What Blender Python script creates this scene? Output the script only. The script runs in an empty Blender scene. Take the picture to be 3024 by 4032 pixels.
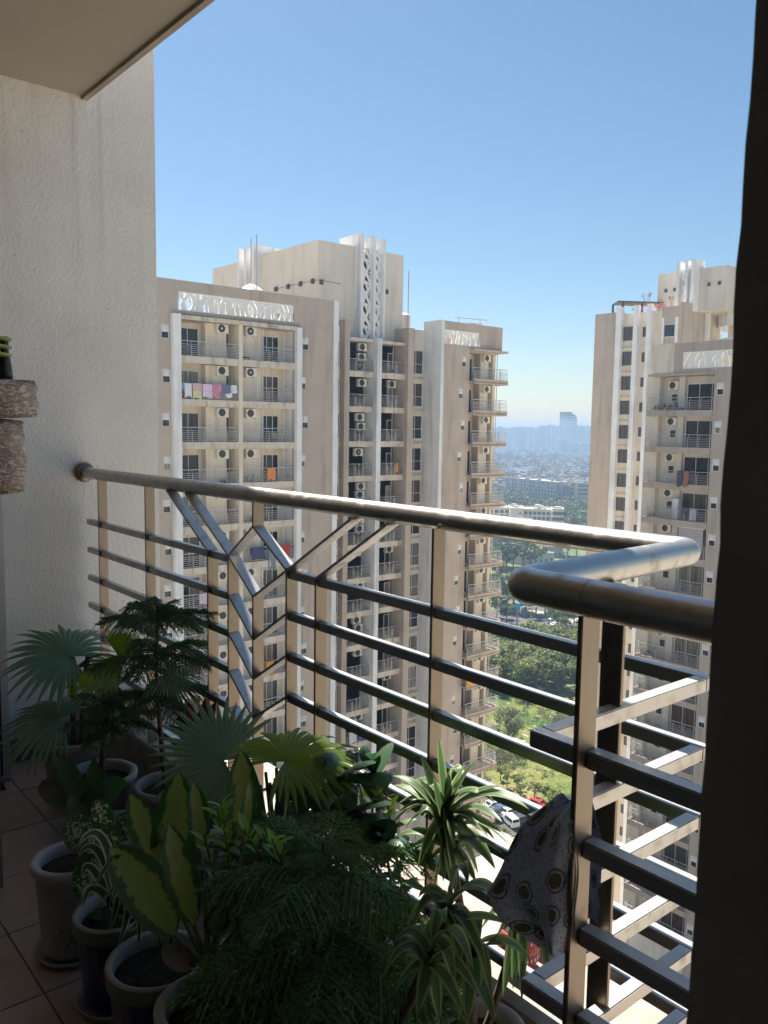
import bpy, bmesh, math, random
from mathutils import Vector, Matrix
SC = bpy.context.scene
COL = SC.collection
R = random.Random(7)

# ------------------------------------------------------------------ camera
FOC, PITCH, ROLL, YAW = 3283.25, .10164, .015458, .876609     # calibrated on the photograph (pixels of 3024 x 4032)
EYE = Vector((0, 0, 1.515))
fw = Vector((-math.sin(YAW)*math.cos(PITCH), math.cos(YAW)*math.cos(PITCH), -math.sin(PITCH)))
r0 = Vector((math.cos(YAW), math.sin(YAW), 0))
u0 = r0.cross(fw)
cr = r0*math.cos(ROLL) + u0*math.sin(ROLL)
cu = -r0*math.sin(ROLL) + u0*math.cos(ROLL)
cam_d = bpy.data.cameras.new('camera')
cam = bpy.data.objects.new('camera', cam_d)
COL.objects.link(cam)
cam.matrix_world = Matrix(((cr.x, cu.x, -fw.x, EYE.x), (cr.y, cu.y, -fw.y, EYE.y), (cr.z, cu.z, -fw.z, EYE.z), (0, 0, 0, 1)))
cam_d.sensor_fit = 'VERTICAL'
cam_d.sensor_height = 36
cam_d.sensor_width = 27
cam_d.lens = 36*FOC/4032
cam_d.clip_start = .02
cam_d.clip_end = 40000
cam_d.dof.use_dof = True
cam_d.dof.focus_distance = 25
cam_d.dof.aperture_fstop = 24
SC.camera = cam

# ------------------------------------------------------------------ light
SUN = Vector((-.535, .130, .836)).normalized()                # direction towards the sun
elev = math.asin(SUN.z)
world = bpy.data.worlds.new('World')
SC.world = world
world.use_nodes = True
wn = world.node_tree.nodes
sky = wn.new('ShaderNodeTexSky')
sky.sky_type = 'NISHITA'
sky.sun_disc = False
sky.sun_elevation = elev
sky.sun_rotation = math.atan2(SUN.x, SUN.y)
sky.altitude = 250
sky.air_density = 1.0
sky.dust_density = .5
sky.ozone_density = 2.0
wn['Background'].inputs['Strength'].default_value = .05
hsv = wn.new('ShaderNodeHueSaturation'); hsv.inputs['Saturation'].default_value = 1.10; hsv.inputs['Hue'].default_value = .492
world.node_tree.links.new(sky.outputs[0], hsv.inputs['Color']); world.node_tree.links.new(hsv.outputs[0], wn['Background'].inputs['Color'])
sd = bpy.data.lights.new('sun', 'SUN')
sd.energy = 5
sd.angle = math.radians(.53)
sd.color = (1, .95, .88)
sun = bpy.data.objects.new('sun', sd)
COL.objects.link(sun)
sun.rotation_euler = SUN.to_track_quat('Z', 'Y').to_euler()

SC.view_settings.view_transform = 'Standard'
SC.view_settings.look = 'None'
SC.view_settings.gamma = 1
SC.view_settings.use_curve_mapping = False
SC.view_settings.exposure = 1.35
SC.render.engine = 'CYCLES'
SC.cycles.use_denoising = True
SC.cycles.max_bounces = 8
SC.cycles.diffuse_bounces = 5
SC.cycles.glossy_bounces = 4
SC.cycles.transmission_bounces = 4
SC.cycles.transparent_max_bounces = 8
SC.cycles.volume_bounces = 0
SC.cycles.sample_clamp_indirect = 6
SC.cycles.caustics_reflective = False
SC.cycles.caustics_refractive = False

# ------------------------------------------------------------------ helpers
def at(fx, fy, ax, val):
    """point where the sight line of photo pixel (fx, fy) meets the plane  coordinate[ax] = val"""
    d = fw + cr*((fx-1512)/FOC) - cu*((fy-2016)/FOC)
    return EYE + d*((val-EYE[ax])/d[ax])
def deep(fx, fy, ref):
    """point on the sight line of (fx, fy), as far ahead of the eye as `ref`"""
    d = fw + cr*((fx-1512)/FOC) - cu*((fy-2016)/FOC)
    return EYE + d*(Vector(ref)-EYE).dot(fw)
def atd(x, y, ax, val):                                        # the same for a 1659 px wide copy of the photo
    return at(x*1.8228, y*1.8228, ax, val)

ORG = {}
def org(o): return ORG.get(o.name, Vector((0, 0, 0)))
def tag(o, label=None, cat=None, group=None, kind=None):
    if label: o['label'] = label
    if cat: o['category'] = cat
    if group: o['group'] = group
    if kind: o['kind'] = kind
    return o
def put(name, me, parent=None, loc=None, rot=None, scale=None):
    """link mesh `me`; loc is in world axes; parents are never rotated so a child offset is a plain difference"""
    o = bpy.data.objects.new(name, me)
    COL.objects.link(o)
    w = Vector(loc) if loc is not None else (org(parent).copy() if parent else Vector((0, 0, 0)))
    ORG[o.name] = w
    if parent:
        o.parent = parent
        o.location = w - org(parent)
    else:
        o.location = w
    if rot is not None: o.rotation_euler = rot
    if scale is not None: o.scale = scale if hasattr(scale, '__len__') else (scale,)*3
    return o
def thing(name, loc, label, cat, group=None):
    return tag(put(name, None, None, loc), label, cat, group)

class MB:
    """collects polygons; build() turns them into one mesh"""
    def __init__(s): s.v = []; s.f = []; s.m = []; s.uv = []; s.sm = []
    def poly(s, pts, mi=0, uv=None, smooth=False):
        n = len(s.v); s.v += [tuple(p) for p in pts]; s.f.append(tuple(range(n, n+len(pts)))); s.m.append(mi)
        s.uv.append(uv or [(0, 0)]*len(pts)); s.sm.append(smooth); return s
    def box(s, x0, x1, y0, y1, z0, z1, mi=0):
        if x0 > x1: x0, x1 = x1, x0
        if y0 > y1: y0, y1 = y1, y0
        if z0 > z1: z0, z1 = z1, z0
        n = len(s.v)
        s.v += [(x0,y0,z0),(x1,y0,z0),(x1,y1,z0),(x0,y1,z0),(x0,y0,z1),(x1,y0,z1),(x1,y1,z1),(x0,y1,z1)]
        for f in ((0,3,2,1),(4,5,6,7),(0,1,5,4),(1,2,6,5),(2,3,7,6),(3,0,4,7)):
            s.f.append(tuple(n+i for i in f)); s.m.append(mi); s.uv.append([(0,0)]*4); s.sm.append(False)
        return s
    def bar(s, a, b, wa, wb, side, mi=0):
        """rectangular bar a->b, wa wide along `side`, wb along the third axis"""
        a, b, side = Vector(a), Vector(b), Vector(side)
        t = (b-a).normalized(); n = t.cross(side).normalized(); sd_ = n.cross(t).normalized()
        k = len(s.v)
        for p in (a, b):
            for i, j in ((-1,-1),(1,-1),(1,1),(-1,1)):
                s.v.append(tuple(p + sd_*(wa/2*i) + n*(wb/2*j)))
        for f in ((0,3,2,1),(4,5,6,7),(0,1,5,4),(1,2,6,5),(2,3,7,6),(3,0,4,7)):
            s.f.append(tuple(k+i for i in f)); s.m.append(mi); s.uv.append([(0,0)]*4); s.sm.append(False)
        return s
    def tube(s, pts, rad, n=8, mi=0, cap=True, smooth=True):
        pts = [Vector(p) for p in pts]
        rr = rad if hasattr(rad, '__len__') else [rad]*len(pts)
        k = len(s.v); up = Vector((0, 0, 1)); last = None
        for i, p in enumerate(pts):
            t = (pts[min(i+1, len(pts)-1)] - pts[max(i-1, 0)]).normalized()
            if last is None: a = t.cross(up if abs(t.z) < .95 else Vector((1, 0, 0))).normalized()
            else: a = (last - t*last.dot(t)).normalized()
            last = a; b = t.cross(a)
            for j in range(n):
                an = 2*math.pi*j/n
                s.v.append(tuple(p + (a*math.cos(an) + b*math.sin(an))*rr[i]))
        for i in range(len(pts)-1):
            for j in range(n):
                s.f.append((k+i*n+j, k+i*n+(j+1) % n, k+(i+1)*n+(j+1) % n, k+(i+1)*n+j)); s.m.append(mi)
                s.uv.append([(0, 0)]*4); s.sm.append(smooth)
        if cap:
            for base, rev in ((0, True), ((len(pts)-1)*n, False)):
                k2 = len(s.v); s.v += [s.v[k+base+j] for j in range(n)]      # own vertices, so that the cap does not bend the side normals
                f = [k2+j for j in range(n)]
                s.f.append(tuple(f[::-1] if rev else f)); s.m.append(mi); s.uv.append([(0, 0)]*n); s.sm.append(False)
        return s
    def lathe(s, prof, c=(0, 0, 0), n=32, mi=0, smooth=True):
        k = len(s.v); c = Vector(c)
        for r_, z in prof:
            for j in range(n):
                an = 2*math.pi*j/n
                s.v.append((c.x+r_*math.cos(an), c.y+r_*math.sin(an), c.z+z))
        for i in range(len(prof)-1):
            for j in range(n):
                s.f.append((k+i*n+j, k+i*n+(j+1) % n, k+(i+1)*n+(j+1) % n, k+(i+1)*n+j)); s.m.append(mi)
                s.uv.append([(j/n, prof[i][1]), ((j+1)/n, prof[i][1]), ((j+1)/n, prof[i+1][1]), (j/n, prof[i+1][1])]); s.sm.append(smooth)
        return s
    def grid(s, rows, mi=0, smooth=True, uvs=None):
        k = len(s.v); h = len(rows); w = len(rows[0])
        for r_ in rows: s.v += [tuple(p) for p in r_]
        for i in range(h-1):
            for j in range(w-1):
                s.f.append((k+i*w+j, k+i*w+j+1, k+(i+1)*w+j+1, k+(i+1)*w+j)); s.m.append(mi); s.sm.append(smooth)
                g = lambda a, b: (b/(w-1), a/(h-1))
                s.uv.append([g(i, j), g(i, j+1), g(i+1, j+1), g(i+1, j)])
        return s
    def mesh(s, name, mats, origin=None, bevel=0, uv=False):
        me = bpy.data.meshes.new(name)
        o = Vector(origin) if origin is not None else None
        vs = s.v if o is None else [(x-o.x, y-o.y, z-o.z) for x, y, z in s.v]
        me.from_pydata(vs, [], s.f)
        me.polygons.foreach_set('material_index', s.m)
        me.polygons.foreach_set('use_smooth', s.sm)
        if uv:
            l = me.uv_layers.new(name='UVMap')
            flat = [c for f in s.uv for p in f for c in p]
            l.data.foreach_set('uv', flat)
        for m in (mats if isinstance(mats, (list, tuple)) else [mats]): me.materials.append(m)
        if bevel:
            bm = bmesh.new(); bm.from_mesh(me)
            bmesh.ops.remove_doubles(bm, verts=bm.verts, dist=1e-5)
            bmesh.ops.bevel(bm, geom=list(bm.edges), offset=bevel, segments=2, affect='EDGES', clamp_overlap=True)
            bm.to_mesh(me); bm.free()
        me.update()
        return me
    def build(s, name, mats, parent=None, loc=None, **k):
        w = Vector(loc) if loc is not None else (org(parent) if parent else Vector((0, 0, 0)))
        return put(name, s.mesh(name, mats, origin=w, **k), parent, w)

# ------------------------------------------------------------------ materials
def newmat(name):
    m = bpy.data.materials.new(name); m.use_nodes = True
    return m, m.node_tree.nodes, m.node_tree.links, m.node_tree.nodes['Principled BSDF']
def mat(name, c, rough=.8, metal=0, spec=.5, var=.12, scale=6, stretch=(1,1,1), bump=0, bscale=60, c2=None, dirt=None, obj_var=0, detail=6, coat=0, lo=.35, hi=.65):
    """principled material with noise in its colour and (optionally) relief; coordinates are in metres of the world"""
    m, n, l, p = newmat(name)
    p.inputs['Roughness'].default_value = rough; p.inputs['Metallic'].default_value = metal
    p.inputs['Specular IOR Level'].default_value = spec
    if coat: p.inputs['Coat Weight'].default_value = coat
    geo = n.new('ShaderNodeNewGeometry'); mp = n.new('ShaderNodeMapping'); mp.inputs['Scale'].default_value = stretch
    l.new(geo.outputs['Position'], mp.inputs['Vector'])
    no = n.new('ShaderNodeTexNoise'); no.inputs['Scale'].default_value = scale; no.inputs['Detail'].default_value = detail
    l.new(mp.outputs[0], no.inputs['Vector'])
    ra = n.new('ShaderNodeValToRGB'); l.new(no.outputs['Fac'], ra.inputs[0])
    e = ra.color_ramp.elements
    a = c2 or tuple(x*(1-var) for x in c)
    b = c if c2 else tuple(min(1, x*(1+var)) for x in c)
    e[0].position = lo; e[1].position = hi
    e[0].color = (*a, 1); e[1].color = (*b, 1)
    out = ra.outputs[0]
    if dirt:                                                     # streaky stains
        dc, amt, ds, dst = dirt
        mp2 = n.new('ShaderNodeMapping'); mp2.inputs['Scale'].default_value = dst
        l.new(geo.outputs['Position'], mp2.inputs['Vector'])
        n2 = n.new('ShaderNodeTexNoise'); n2.inputs['Scale'].default_value = ds; n2.inputs['Detail'].default_value = 8
        l.new(mp2.outputs[0], n2.inputs['Vector'])
        r2 = n.new('ShaderNodeValToRGB'); r2.color_ramp.elements[0].position = .52; r2.color_ramp.elements[1].position = .75
        r2.color_ramp.elements[1].color = (amt, amt, amt, 1); l.new(n2.outputs['Fac'], r2.inputs[0])
        mx = n.new('ShaderNodeMixRGB'); l.new(r2.outputs[0], mx.inputs[0]); l.new(out, mx.inputs[1]); mx.inputs[2].default_value = (*dc, 1)
        out = mx.outputs[0]
    if obj_var:
        oi = n.new('ShaderNodeObjectInfo'); hs = n.new('ShaderNodeHueSaturation')
        mr = n.new('ShaderNodeMapRange'); mr.inputs[3].default_value = 1-obj_var; mr.inputs[4].default_value = 1+obj_var
        l.new(oi.outputs['Random'], mr.inputs[0]); l.new(mr.outputs[0], hs.inputs['Value']); l.new(out, hs.inputs['Color'])
        out = hs.outputs[0]
    l.new(out, p.inputs['Base Color'])
    if bump:
        n3 = n.new('ShaderNodeTexNoise'); n3.inputs['Scale'].default_value = bscale; n3.inputs['Detail'].default_value = 4
        l.new(geo.outputs['Position'], n3.inputs['Vector'])
        bp = n.new('ShaderNodeBump'); bp.inputs['Strength'].default_value = min(1, bump*40 if bump < .025 else 1); bp.inputs['Distance'].default_value = bump
        l.new(n3.outputs['Fac'], bp.inputs['Height']); l.new(bp.outputs[0], p.inputs['Normal'])
    return m
def plain(name, c, rough=.6, metal=0, **k): return mat(name, c, rough, metal, var=.06, **k)
# ------------------------------------------------------------------ balcony shell (setting)
def stucco():
    m, n, l, p = newmat('stucco')
    p.inputs['Roughness'].default_value = .9; p.inputs['Specular IOR Level'].default_value = .25
    g = n.new('ShaderNodeNewGeometry')
    # colour: cream paint, faint rain streaks and grime below the ceiling edge
    a = n.new('ShaderNodeTexNoise'); a.inputs['Scale'].default_value = 2.2; a.inputs['Detail'].default_value = 7
    l.new(g.outputs['Position'], a.inputs['Vector'])
    ra = n.new('ShaderNodeValToRGB'); ra.color_ramp.elements[0].position = .3; ra.color_ramp.elements[1].position = .7
    ra.color_ramp.elements[0].color = (.66, .65, .635, 1); ra.color_ramp.elements[1].color = (.78, .77, .755, 1)
    l.new(a.outputs['Fac'], ra.inputs[0])
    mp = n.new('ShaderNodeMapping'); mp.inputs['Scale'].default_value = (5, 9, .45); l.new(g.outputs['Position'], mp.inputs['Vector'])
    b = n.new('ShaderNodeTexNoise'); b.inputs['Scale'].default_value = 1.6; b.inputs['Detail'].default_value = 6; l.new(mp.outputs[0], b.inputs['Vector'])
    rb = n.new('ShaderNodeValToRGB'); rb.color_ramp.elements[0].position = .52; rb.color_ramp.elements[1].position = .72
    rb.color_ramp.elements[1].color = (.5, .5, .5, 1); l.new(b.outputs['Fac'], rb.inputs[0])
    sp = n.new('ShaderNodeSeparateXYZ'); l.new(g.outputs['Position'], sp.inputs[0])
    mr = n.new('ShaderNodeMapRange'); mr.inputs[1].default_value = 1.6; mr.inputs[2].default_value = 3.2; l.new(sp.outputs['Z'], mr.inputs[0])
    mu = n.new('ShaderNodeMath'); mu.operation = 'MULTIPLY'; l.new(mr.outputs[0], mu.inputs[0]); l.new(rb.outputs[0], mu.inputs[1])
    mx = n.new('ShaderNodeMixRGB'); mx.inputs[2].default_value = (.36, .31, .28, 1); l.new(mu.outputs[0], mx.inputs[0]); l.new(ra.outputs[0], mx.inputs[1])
    # tiny dark pits
    v = n.new('ShaderNodeTexVoronoi'); v.inputs['Scale'].default_value = 11; l.new(g.outputs['Position'], v.inputs['Vector'])
    rv = n.new('ShaderNodeValToRGB'); rv.color_ramp.elements[0].position = .035; rv.color_ramp.elements[1].position = .055
    rv.color_ramp.elements[0].color = (.5, .5, .5, 1); rv.color_ramp.elements[1].color = (0, 0, 0, 1); l.new(v.outputs['Distance'], rv.inputs[0])
    m2 = n.new('ShaderNodeMixRGB'); m2.inputs[2].default_value = (.16, .13, .12, 1); l.new(rv.outputs[0], m2.inputs[0]); l.new(mx.outputs[0], m2.inputs[1])
    # hairline cracks
    dn = n.new('ShaderNodeTexNoise'); dn.inputs['Scale'].default_value = 3; dn.inputs['Detail'].default_value = 5; l.new(g.outputs['Position'], dn.inputs['Vector'])
    ad = n.new('ShaderNodeMixRGB'); ad.blend_type = 'ADD'; ad.inputs[0].default_value = .35; l.new(g.outputs['Position'], ad.inputs[1]); l.new(dn.outputs['Color'], ad.inputs[2])
    vc = n.new('ShaderNodeTexVoronoi'); vc.feature = 'DISTANCE_TO_EDGE'; vc.inputs['Scale'].default_value = .8; l.new(ad.outputs[0], vc.inputs['Vector'])
    rc = n.new('ShaderNodeValToRGB'); rc.color_ramp.elements[0].position = .0007; rc.color_ramp.elements[1].position = .0028
    rc.color_ramp.elements[0].color = (.2, .2, .2, 1); rc.color_ramp.elements[1].color = (0, 0, 0, 1); l.new(vc.outputs['Distance'], rc.inputs[0])
    m3 = n.new('ShaderNodeMixRGB'); m3.inputs[2].default_value = (.3, .26, .24, 1); l.new(rc.outputs[0], m3.inputs[0]); l.new(m2.outputs[0], m3.inputs[1])
    l.new(m3.outputs[0], p.inputs['Base Color'])
    # trowelled relief: flakes + grain
    n1 = n.new('ShaderNodeTexNoise'); n1.inputs['Scale'].default_value = 58; n1.inputs['Detail'].default_value = 4; n1.inputs['Distortion'].default_value = .35
    l.new(g.outputs['Position'], n1.inputs['Vector'])
    r1 = n.new('ShaderNodeValToRGB'); r1.color_ramp.elements[0].position = .48; r1.color_ramp.elements[1].position = .60; l.new(n1.outputs['Fac'], r1.inputs[0])
    n2 = n.new('ShaderNodeTexNoise'); n2.inputs['Scale'].default_value = 130; n2.inputs['Detail'].default_value = 2; l.new(g.outputs['Position'], n2.inputs['Vector'])
    s2 = n.new('ShaderNodeMath'); s2.operation = 'MULTIPLY_ADD'; s2.inputs[1].default_value = .4; l.new(n2.outputs['Fac'], s2.inputs[0]); l.new(r1.outputs[0], s2.inputs[2])
    bp = n.new('ShaderNodeBump'); bp.inputs['Strength'].default_value = .38; bp.inputs['Distance'].default_value = .003
    l.new(s2.outputs[0], bp.inputs['Height']); l.new(bp.outputs[0], p.inputs['Normal'])
    return m
M_STUCCO = stucco()
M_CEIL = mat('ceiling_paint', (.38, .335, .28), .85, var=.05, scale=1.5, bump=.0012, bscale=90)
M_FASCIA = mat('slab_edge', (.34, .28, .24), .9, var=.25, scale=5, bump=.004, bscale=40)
M_WARM = mat('warm_wall', (.70, .54, .40), .9, var=.06, scale=2, bump=.002, bscale=60)
M_ROOM = mat('room_paint', (.34, .35, .36), .85, var=.05, bump=.0015, bscale=70)
M_WOODFLOOR = mat('room_floor', (.22, .20, .18), .5, var=.1)
M_TILE = mat('floor_tile', (.50, .385, .31), .38, var=.10, scale=9, bump=.0004, bscale=220, obj_var=.07, c2=(.44, .335, .27))
M_GROUT = mat('grout', (.10, .08, .07), .9, var=.2, scale=30)
M_KERB = mat('kerb_stone', (.37, .315, .26), .7, var=.18, scale=9, bump=.001, bscale=120, dirt=((.22, .17, .13), .7, 5, (1, 1, 1)))
M_SKIRT = mat('skirting', (.26, .20, .16), .45, var=.08, scale=7)

XW = -3.81                      # plane of the left wall
def structure(name, mb, m, loc=(0, 0, 0), **k): return tag(mb.build(name, m, None, loc, **k), kind='structure')

b = MB(); b.box(XW-.35, XW, -3, 1.745, -1, 6.2)
structure('wall_left', b, M_STUCCO)
b = MB(); b.box(1.62, 1.9, -3, 1.745, -1, 6.2)
structure('wall_right', b, M_WARM)
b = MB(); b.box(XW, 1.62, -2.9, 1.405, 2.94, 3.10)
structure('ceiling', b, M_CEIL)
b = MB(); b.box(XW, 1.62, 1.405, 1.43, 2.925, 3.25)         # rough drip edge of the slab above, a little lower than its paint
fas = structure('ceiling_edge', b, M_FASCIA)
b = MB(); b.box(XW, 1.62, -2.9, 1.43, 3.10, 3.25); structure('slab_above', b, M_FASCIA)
# room behind the camera
b = MB(); b.box(XW, 1.62, -3.0, -2.9, 0, 2.94); structure('wall_back', b, M_ROOM)
b = MB(); b.box(XW, 1.62, -2.9, .45, -.2, -.001); structure('floor_room', b, M_WOODFLOOR)
# the wall beside the camera with its plaster edge, slightly ragged
b = MB(); rows = []
zs = [i*.022 for i in range(134)]
for (xx, yy, jag) in ((1.62, .45, 0), (-.20, .45, 0), (-.2385, .452, 1), (-.2365, .60, 0), (1.62, .60, 0)):
    rows.append([(xx + (z-1.73)*.0118 + (R.gauss(0, .00045) if jag else 0), yy, min(z, 2.94)) for z in zs])
b.grid(rows, smooth=False)
structure('wall_near', b, mat('plaster_near', (.42, .39, .36), .9, var=.12, scale=9, bump=.003, bscale=50))

# floor: bedding slab and one tile object each
b = MB(); b.box(XW, 1.62, .45, 1.34, -.2, -.004); fl = structure('floor', b, M_GROUT)
tm = MB(); tm.box(-.1632, .1632, -.1607, .1607, -.012, 0); tile = tm.mesh('tile', M_TILE, bevel=.0012)
xs0 = [-2.165-.33*i for i in range(-12, 6)]; ys0 = [.4875+.325*i for i in range(0, 3)]
for y in ys0:
    for x in xs0:
        xc = x+.165
        if XW < xc-.163 and xc+.163 < 1.62:
            o = put('tile', tile, fl, (xc, y, R.uniform(-.0004, .0004)))
for y in ys0: put('tile', tile, fl, (-3.6487, y, 0), None, (.981, 1, 1))             # cut tiles along the wall
# skirting on the left wall
b = MB()
for i in range(3): b.box(XW+.0005, XW+.011, .46+.298*i, .46+.298*i+.296, .001, .106)
tag(b.build('skirting', M_SKIRT, None), kind='structure')
# kerb that carries the railing, with the wider part where the railing steps in
b = MB(); b.box(XW, -.79, 1.34, 1.64, -.3, .235); k1 = structure('kerb', b, M_KERB, bevel=.006)
b = MB(); b.box(-.787, 1.62, .885, 1.64, -.3, .238); structure('kerb', b, M_KERB, bevel=.006)
b = MB(); b.box(XW-.35, 1.9, 1.2, 1.66, -.32, -.301); structure('slab_below', b, M_FASCIA)

# ------------------------------------------------------------------ railing
def steel(name, along, base=(.47, .45, .425), rough=.30, dust_glare=.7):
    m, n, l, p = newmat(name)
    g = n.new('ShaderNodeNewGeometry'); mp = n.new('ShaderNodeMapping'); mp.inputs['Scale'].default_value = along
    l.new(g.outputs['Position'], mp.inputs['Vector'])
    a = n.new('ShaderNodeTexNoise'); a.inputs['Scale'].default_value = 1; a.inputs['Detail'].default_value = 5; l.new(mp.outputs[0], a.inputs['Vector'])
    d = n.new('ShaderNodeTexNoise'); d.inputs['Scale'].default_value = 28; d.inputs['Detail'].default_value = 6; l.new(g.outputs['Position'], d.inputs['Vector'])
    rd = n.new('ShaderNodeValToRGB'); rd.color_ramp.elements[0].position = .50; rd.color_ramp.elements[1].position = .70; l.new(d.outputs['Fac'], rd.inputs[0])
    mx = n.new('ShaderNodeMixRGB'); mx.inputs[1].default_value = (*base, 1); mx.inputs[2].default_value = (.33, .275, .225, 1); 
    ml = n.new('ShaderNodeMath'); ml.operation = 'MULTIPLY'; ml.inputs[1].default_value = .55; l.new(rd.outputs[0], ml.inputs[0]); l.new(ml.outputs[0], mx.inputs[0])
    sn = n.new('ShaderNodeSeparateXYZ'); l.new(g.outputs['Normal'], sn.inputs[0])      # dusty upward faces, paled so their colour also carries the sun's glare
    du = n.new('ShaderNodeMapRange'); du.inputs[1].default_value = .55; du.inputs[2].default_value = .95; du.inputs[3].default_value = 0; du.inputs[4].default_value = dust_glare; l.new(sn.outputs['Z'], du.inputs[0])
    m4 = n.new('ShaderNodeMixRGB'); m4.inputs[2].default_value = (.56, .53, .49, 1); l.new(du.outputs[0], m4.inputs[0]); l.new(mx.outputs[0], m4.inputs[1])
    l.new(m4.outputs[0], p.inputs['Base Color'])
    me_ = n.new('ShaderNodeMath'); me_.operation = 'MULTIPLY_ADD'; me_.inputs[1].default_value = -.85; me_.inputs[2].default_value = .96; l.new(du.outputs[0], me_.inputs[0]); l.new(me_.outputs[0], p.inputs['Metallic'])
    mr = n.new('ShaderNodeMapRange'); mr.inputs[3].default_value = rough-.06; mr.inputs[4].default_value = rough+.12; l.new(a.outputs['Fac'], mr.inputs[0])
    ad = n.new('ShaderNodeMath'); ad.operation = 'MULTIPLY_ADD'; ad.inputs[1].default_value = .18; l.new(rd.outputs[0], ad.inputs[0]); l.new(mr.outputs[0], ad.inputs[2])
    l.new(ad.outputs[0], p.inputs['Roughness'])
    bp = n.new('ShaderNodeBump'); bp.inputs['Strength'].default_value = .25; bp.inputs['Distance'].default_value = .0006
    l.new(a.outputs['Fac'], bp.inputs['Height']); l.new(bp.outputs[0], p.inputs['Normal'])
    return m
S_X = steel('steel_lengthwise', (3, 420, 420), rough=.27)
S_Y = steel('steel_crosswise', (420, 3, 420), rough=.30)
S_H = steel('steel_handrail', (40, 40, 40), rough=.30, dust_glare=.25)
S_Z = steel('steel_upright', (420, 420, 3), base=(.235, .19, .145), rough=.34)

rail = thing('balcony_railing', (-1.6, 1.38, .24), 'brushed steel balcony railing with diamond of slanted bars and a stepped corner', 'railing')
HZ, HR, YR, YN, XJ = 1.289, .0254, 1.38, .93, -.752
def mitre_tube(name, pts, rad, m, seg=22):
    """round handrail with softened elbows"""
    out = []
    for i, p in enumerate(pts):
        p = Vector(p)
        if 0 < i < len(pts)-1:
            a = (Vector(pts[i-1])-p).normalized(); c = (Vector(pts[i+1])-p).normalized(); q = .020
            for t in (0, .2, .4, .6, .8, 1):
                out.append((p+a*q)*(1-t)**2 + p*(2*t*(1-t)) + (p+c*q)*t*t)
        else: out.append(p)
    return MB().tube(out, rad, seg).build(name, m, rail)
FAR, NEAR = (-.806, 1.402, 1.296), (-.768, .892, 1.297)
mitre_tube('handrail', [(XW+.004, YR, 1.287), (FAR[0]-.14, 1.398, 1.2955)], HR, S_H)
mitre_tube('handrail', [(FAR[0]-.141, 1.398, 1.2955), FAR, NEAR, (NEAR[0]+.12, NEAR[1], 1.297)], HR, S_H)
mitre_tube('handrail', [(NEAR[0]+.121, NEAR[1], 1.297), (1.61, NEAR[1], 1.297)], HR, S_H)
# flange on the wall
fl_ = MB(); k = len(fl_.v)
prof = [(.026, 0), (.040, 0), (.045, .004), (.046, .010), (.043, .016), (.034, .022), (.026, .024)]
n_ = 28
for r_, x_ in prof:
    for j in range(n_): fl_.v.append((XW+.001+x_, YR+r_*math.cos(2*math.pi*j/n_), HZ+r_*math.sin(2*math.pi*j/n_)))
for i in range(len(prof)-1):
    for j in range(n_):
        fl_.f.append((i*n_+j, (i+1)*n_+j, (i+1)*n_+(j+1) % n_, i*n_+(j+1) % n_)); fl_.m.append(0); fl_.uv.append([(0,0)]*4); fl_.sm.append(True)
fl_.build('wall_flange', S_Z, rail)

PW, PT = .040, .0085                                        # flat uprights: 40 mm deep, 8.5 mm thick
RS = .025                                                   # square rails
LEV = [1.0675-.128*i for i in range(7)]                     # rail centres
ZB = .234
def post(x, y, z0, z1, turned=False):
    m_ = MB()
    if turned: m_.box(x-PW/2, x+PW/2, y-PT/2, y+PT/2, z0, z1)
    else: m_.box(x-PT/2, x+PT/2, y-PW/2, y+PW/2, z0, z1)
    return m_.build('post', S_Z, rail, bevel=.0012)
TOP = HZ-HR+.012
X1, X2, X3, X4, X5, X6, X7, X8 = -3.59, -3.10, -2.588, -2.445, -2.285, -2.09, -1.938, -1.45
for x in (X1, X2, X8): post(x, YR, ZB, TOP)
for x in (X3, X4, X6, X7): post(x, YR, ZB, 1.082)
post(X5, YR, 1.19, TOP); post(X5, YR, ZB, .972)
def flat(a, c, yoff=0): MB().bar((a[0], YR+yoff, a[1]), (c[0], YR+yoff, c[1]), PW, PT, (0, 1, 0)).build('slanted_bar', S_SL, rail, bevel=.001)
S_SL = steel('steel_slanted', (60, 60, 60), base=(.60, .59, .58), rough=.36)
flat((-2.912, 1.268), (X3, 1.078)); flat((-2.757, 1.268), (X4+.002, 1.080))
flat((X5, 1.194), (X4+.006, 1.084)); flat((X5, 1.194), (X6-.006, 1.084))
flat((X4+.004, 1.078), (X5, .968)); flat((X6-.004, 1.078), (X5, .968))
flat((X6, 1.080), (-1.772, 1.268)); flat((X7, 1.078), (-1.622, 1.268))
for i in range(5):
    dz = .130*i
    z1 = .945-dz
    if z1-.115 < ZB+.02: break
    flat((X4+.005, z1), (X5-.005, z1-.115)); flat((X5+.005, z1-.115), (X6-.005, z1))
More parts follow.
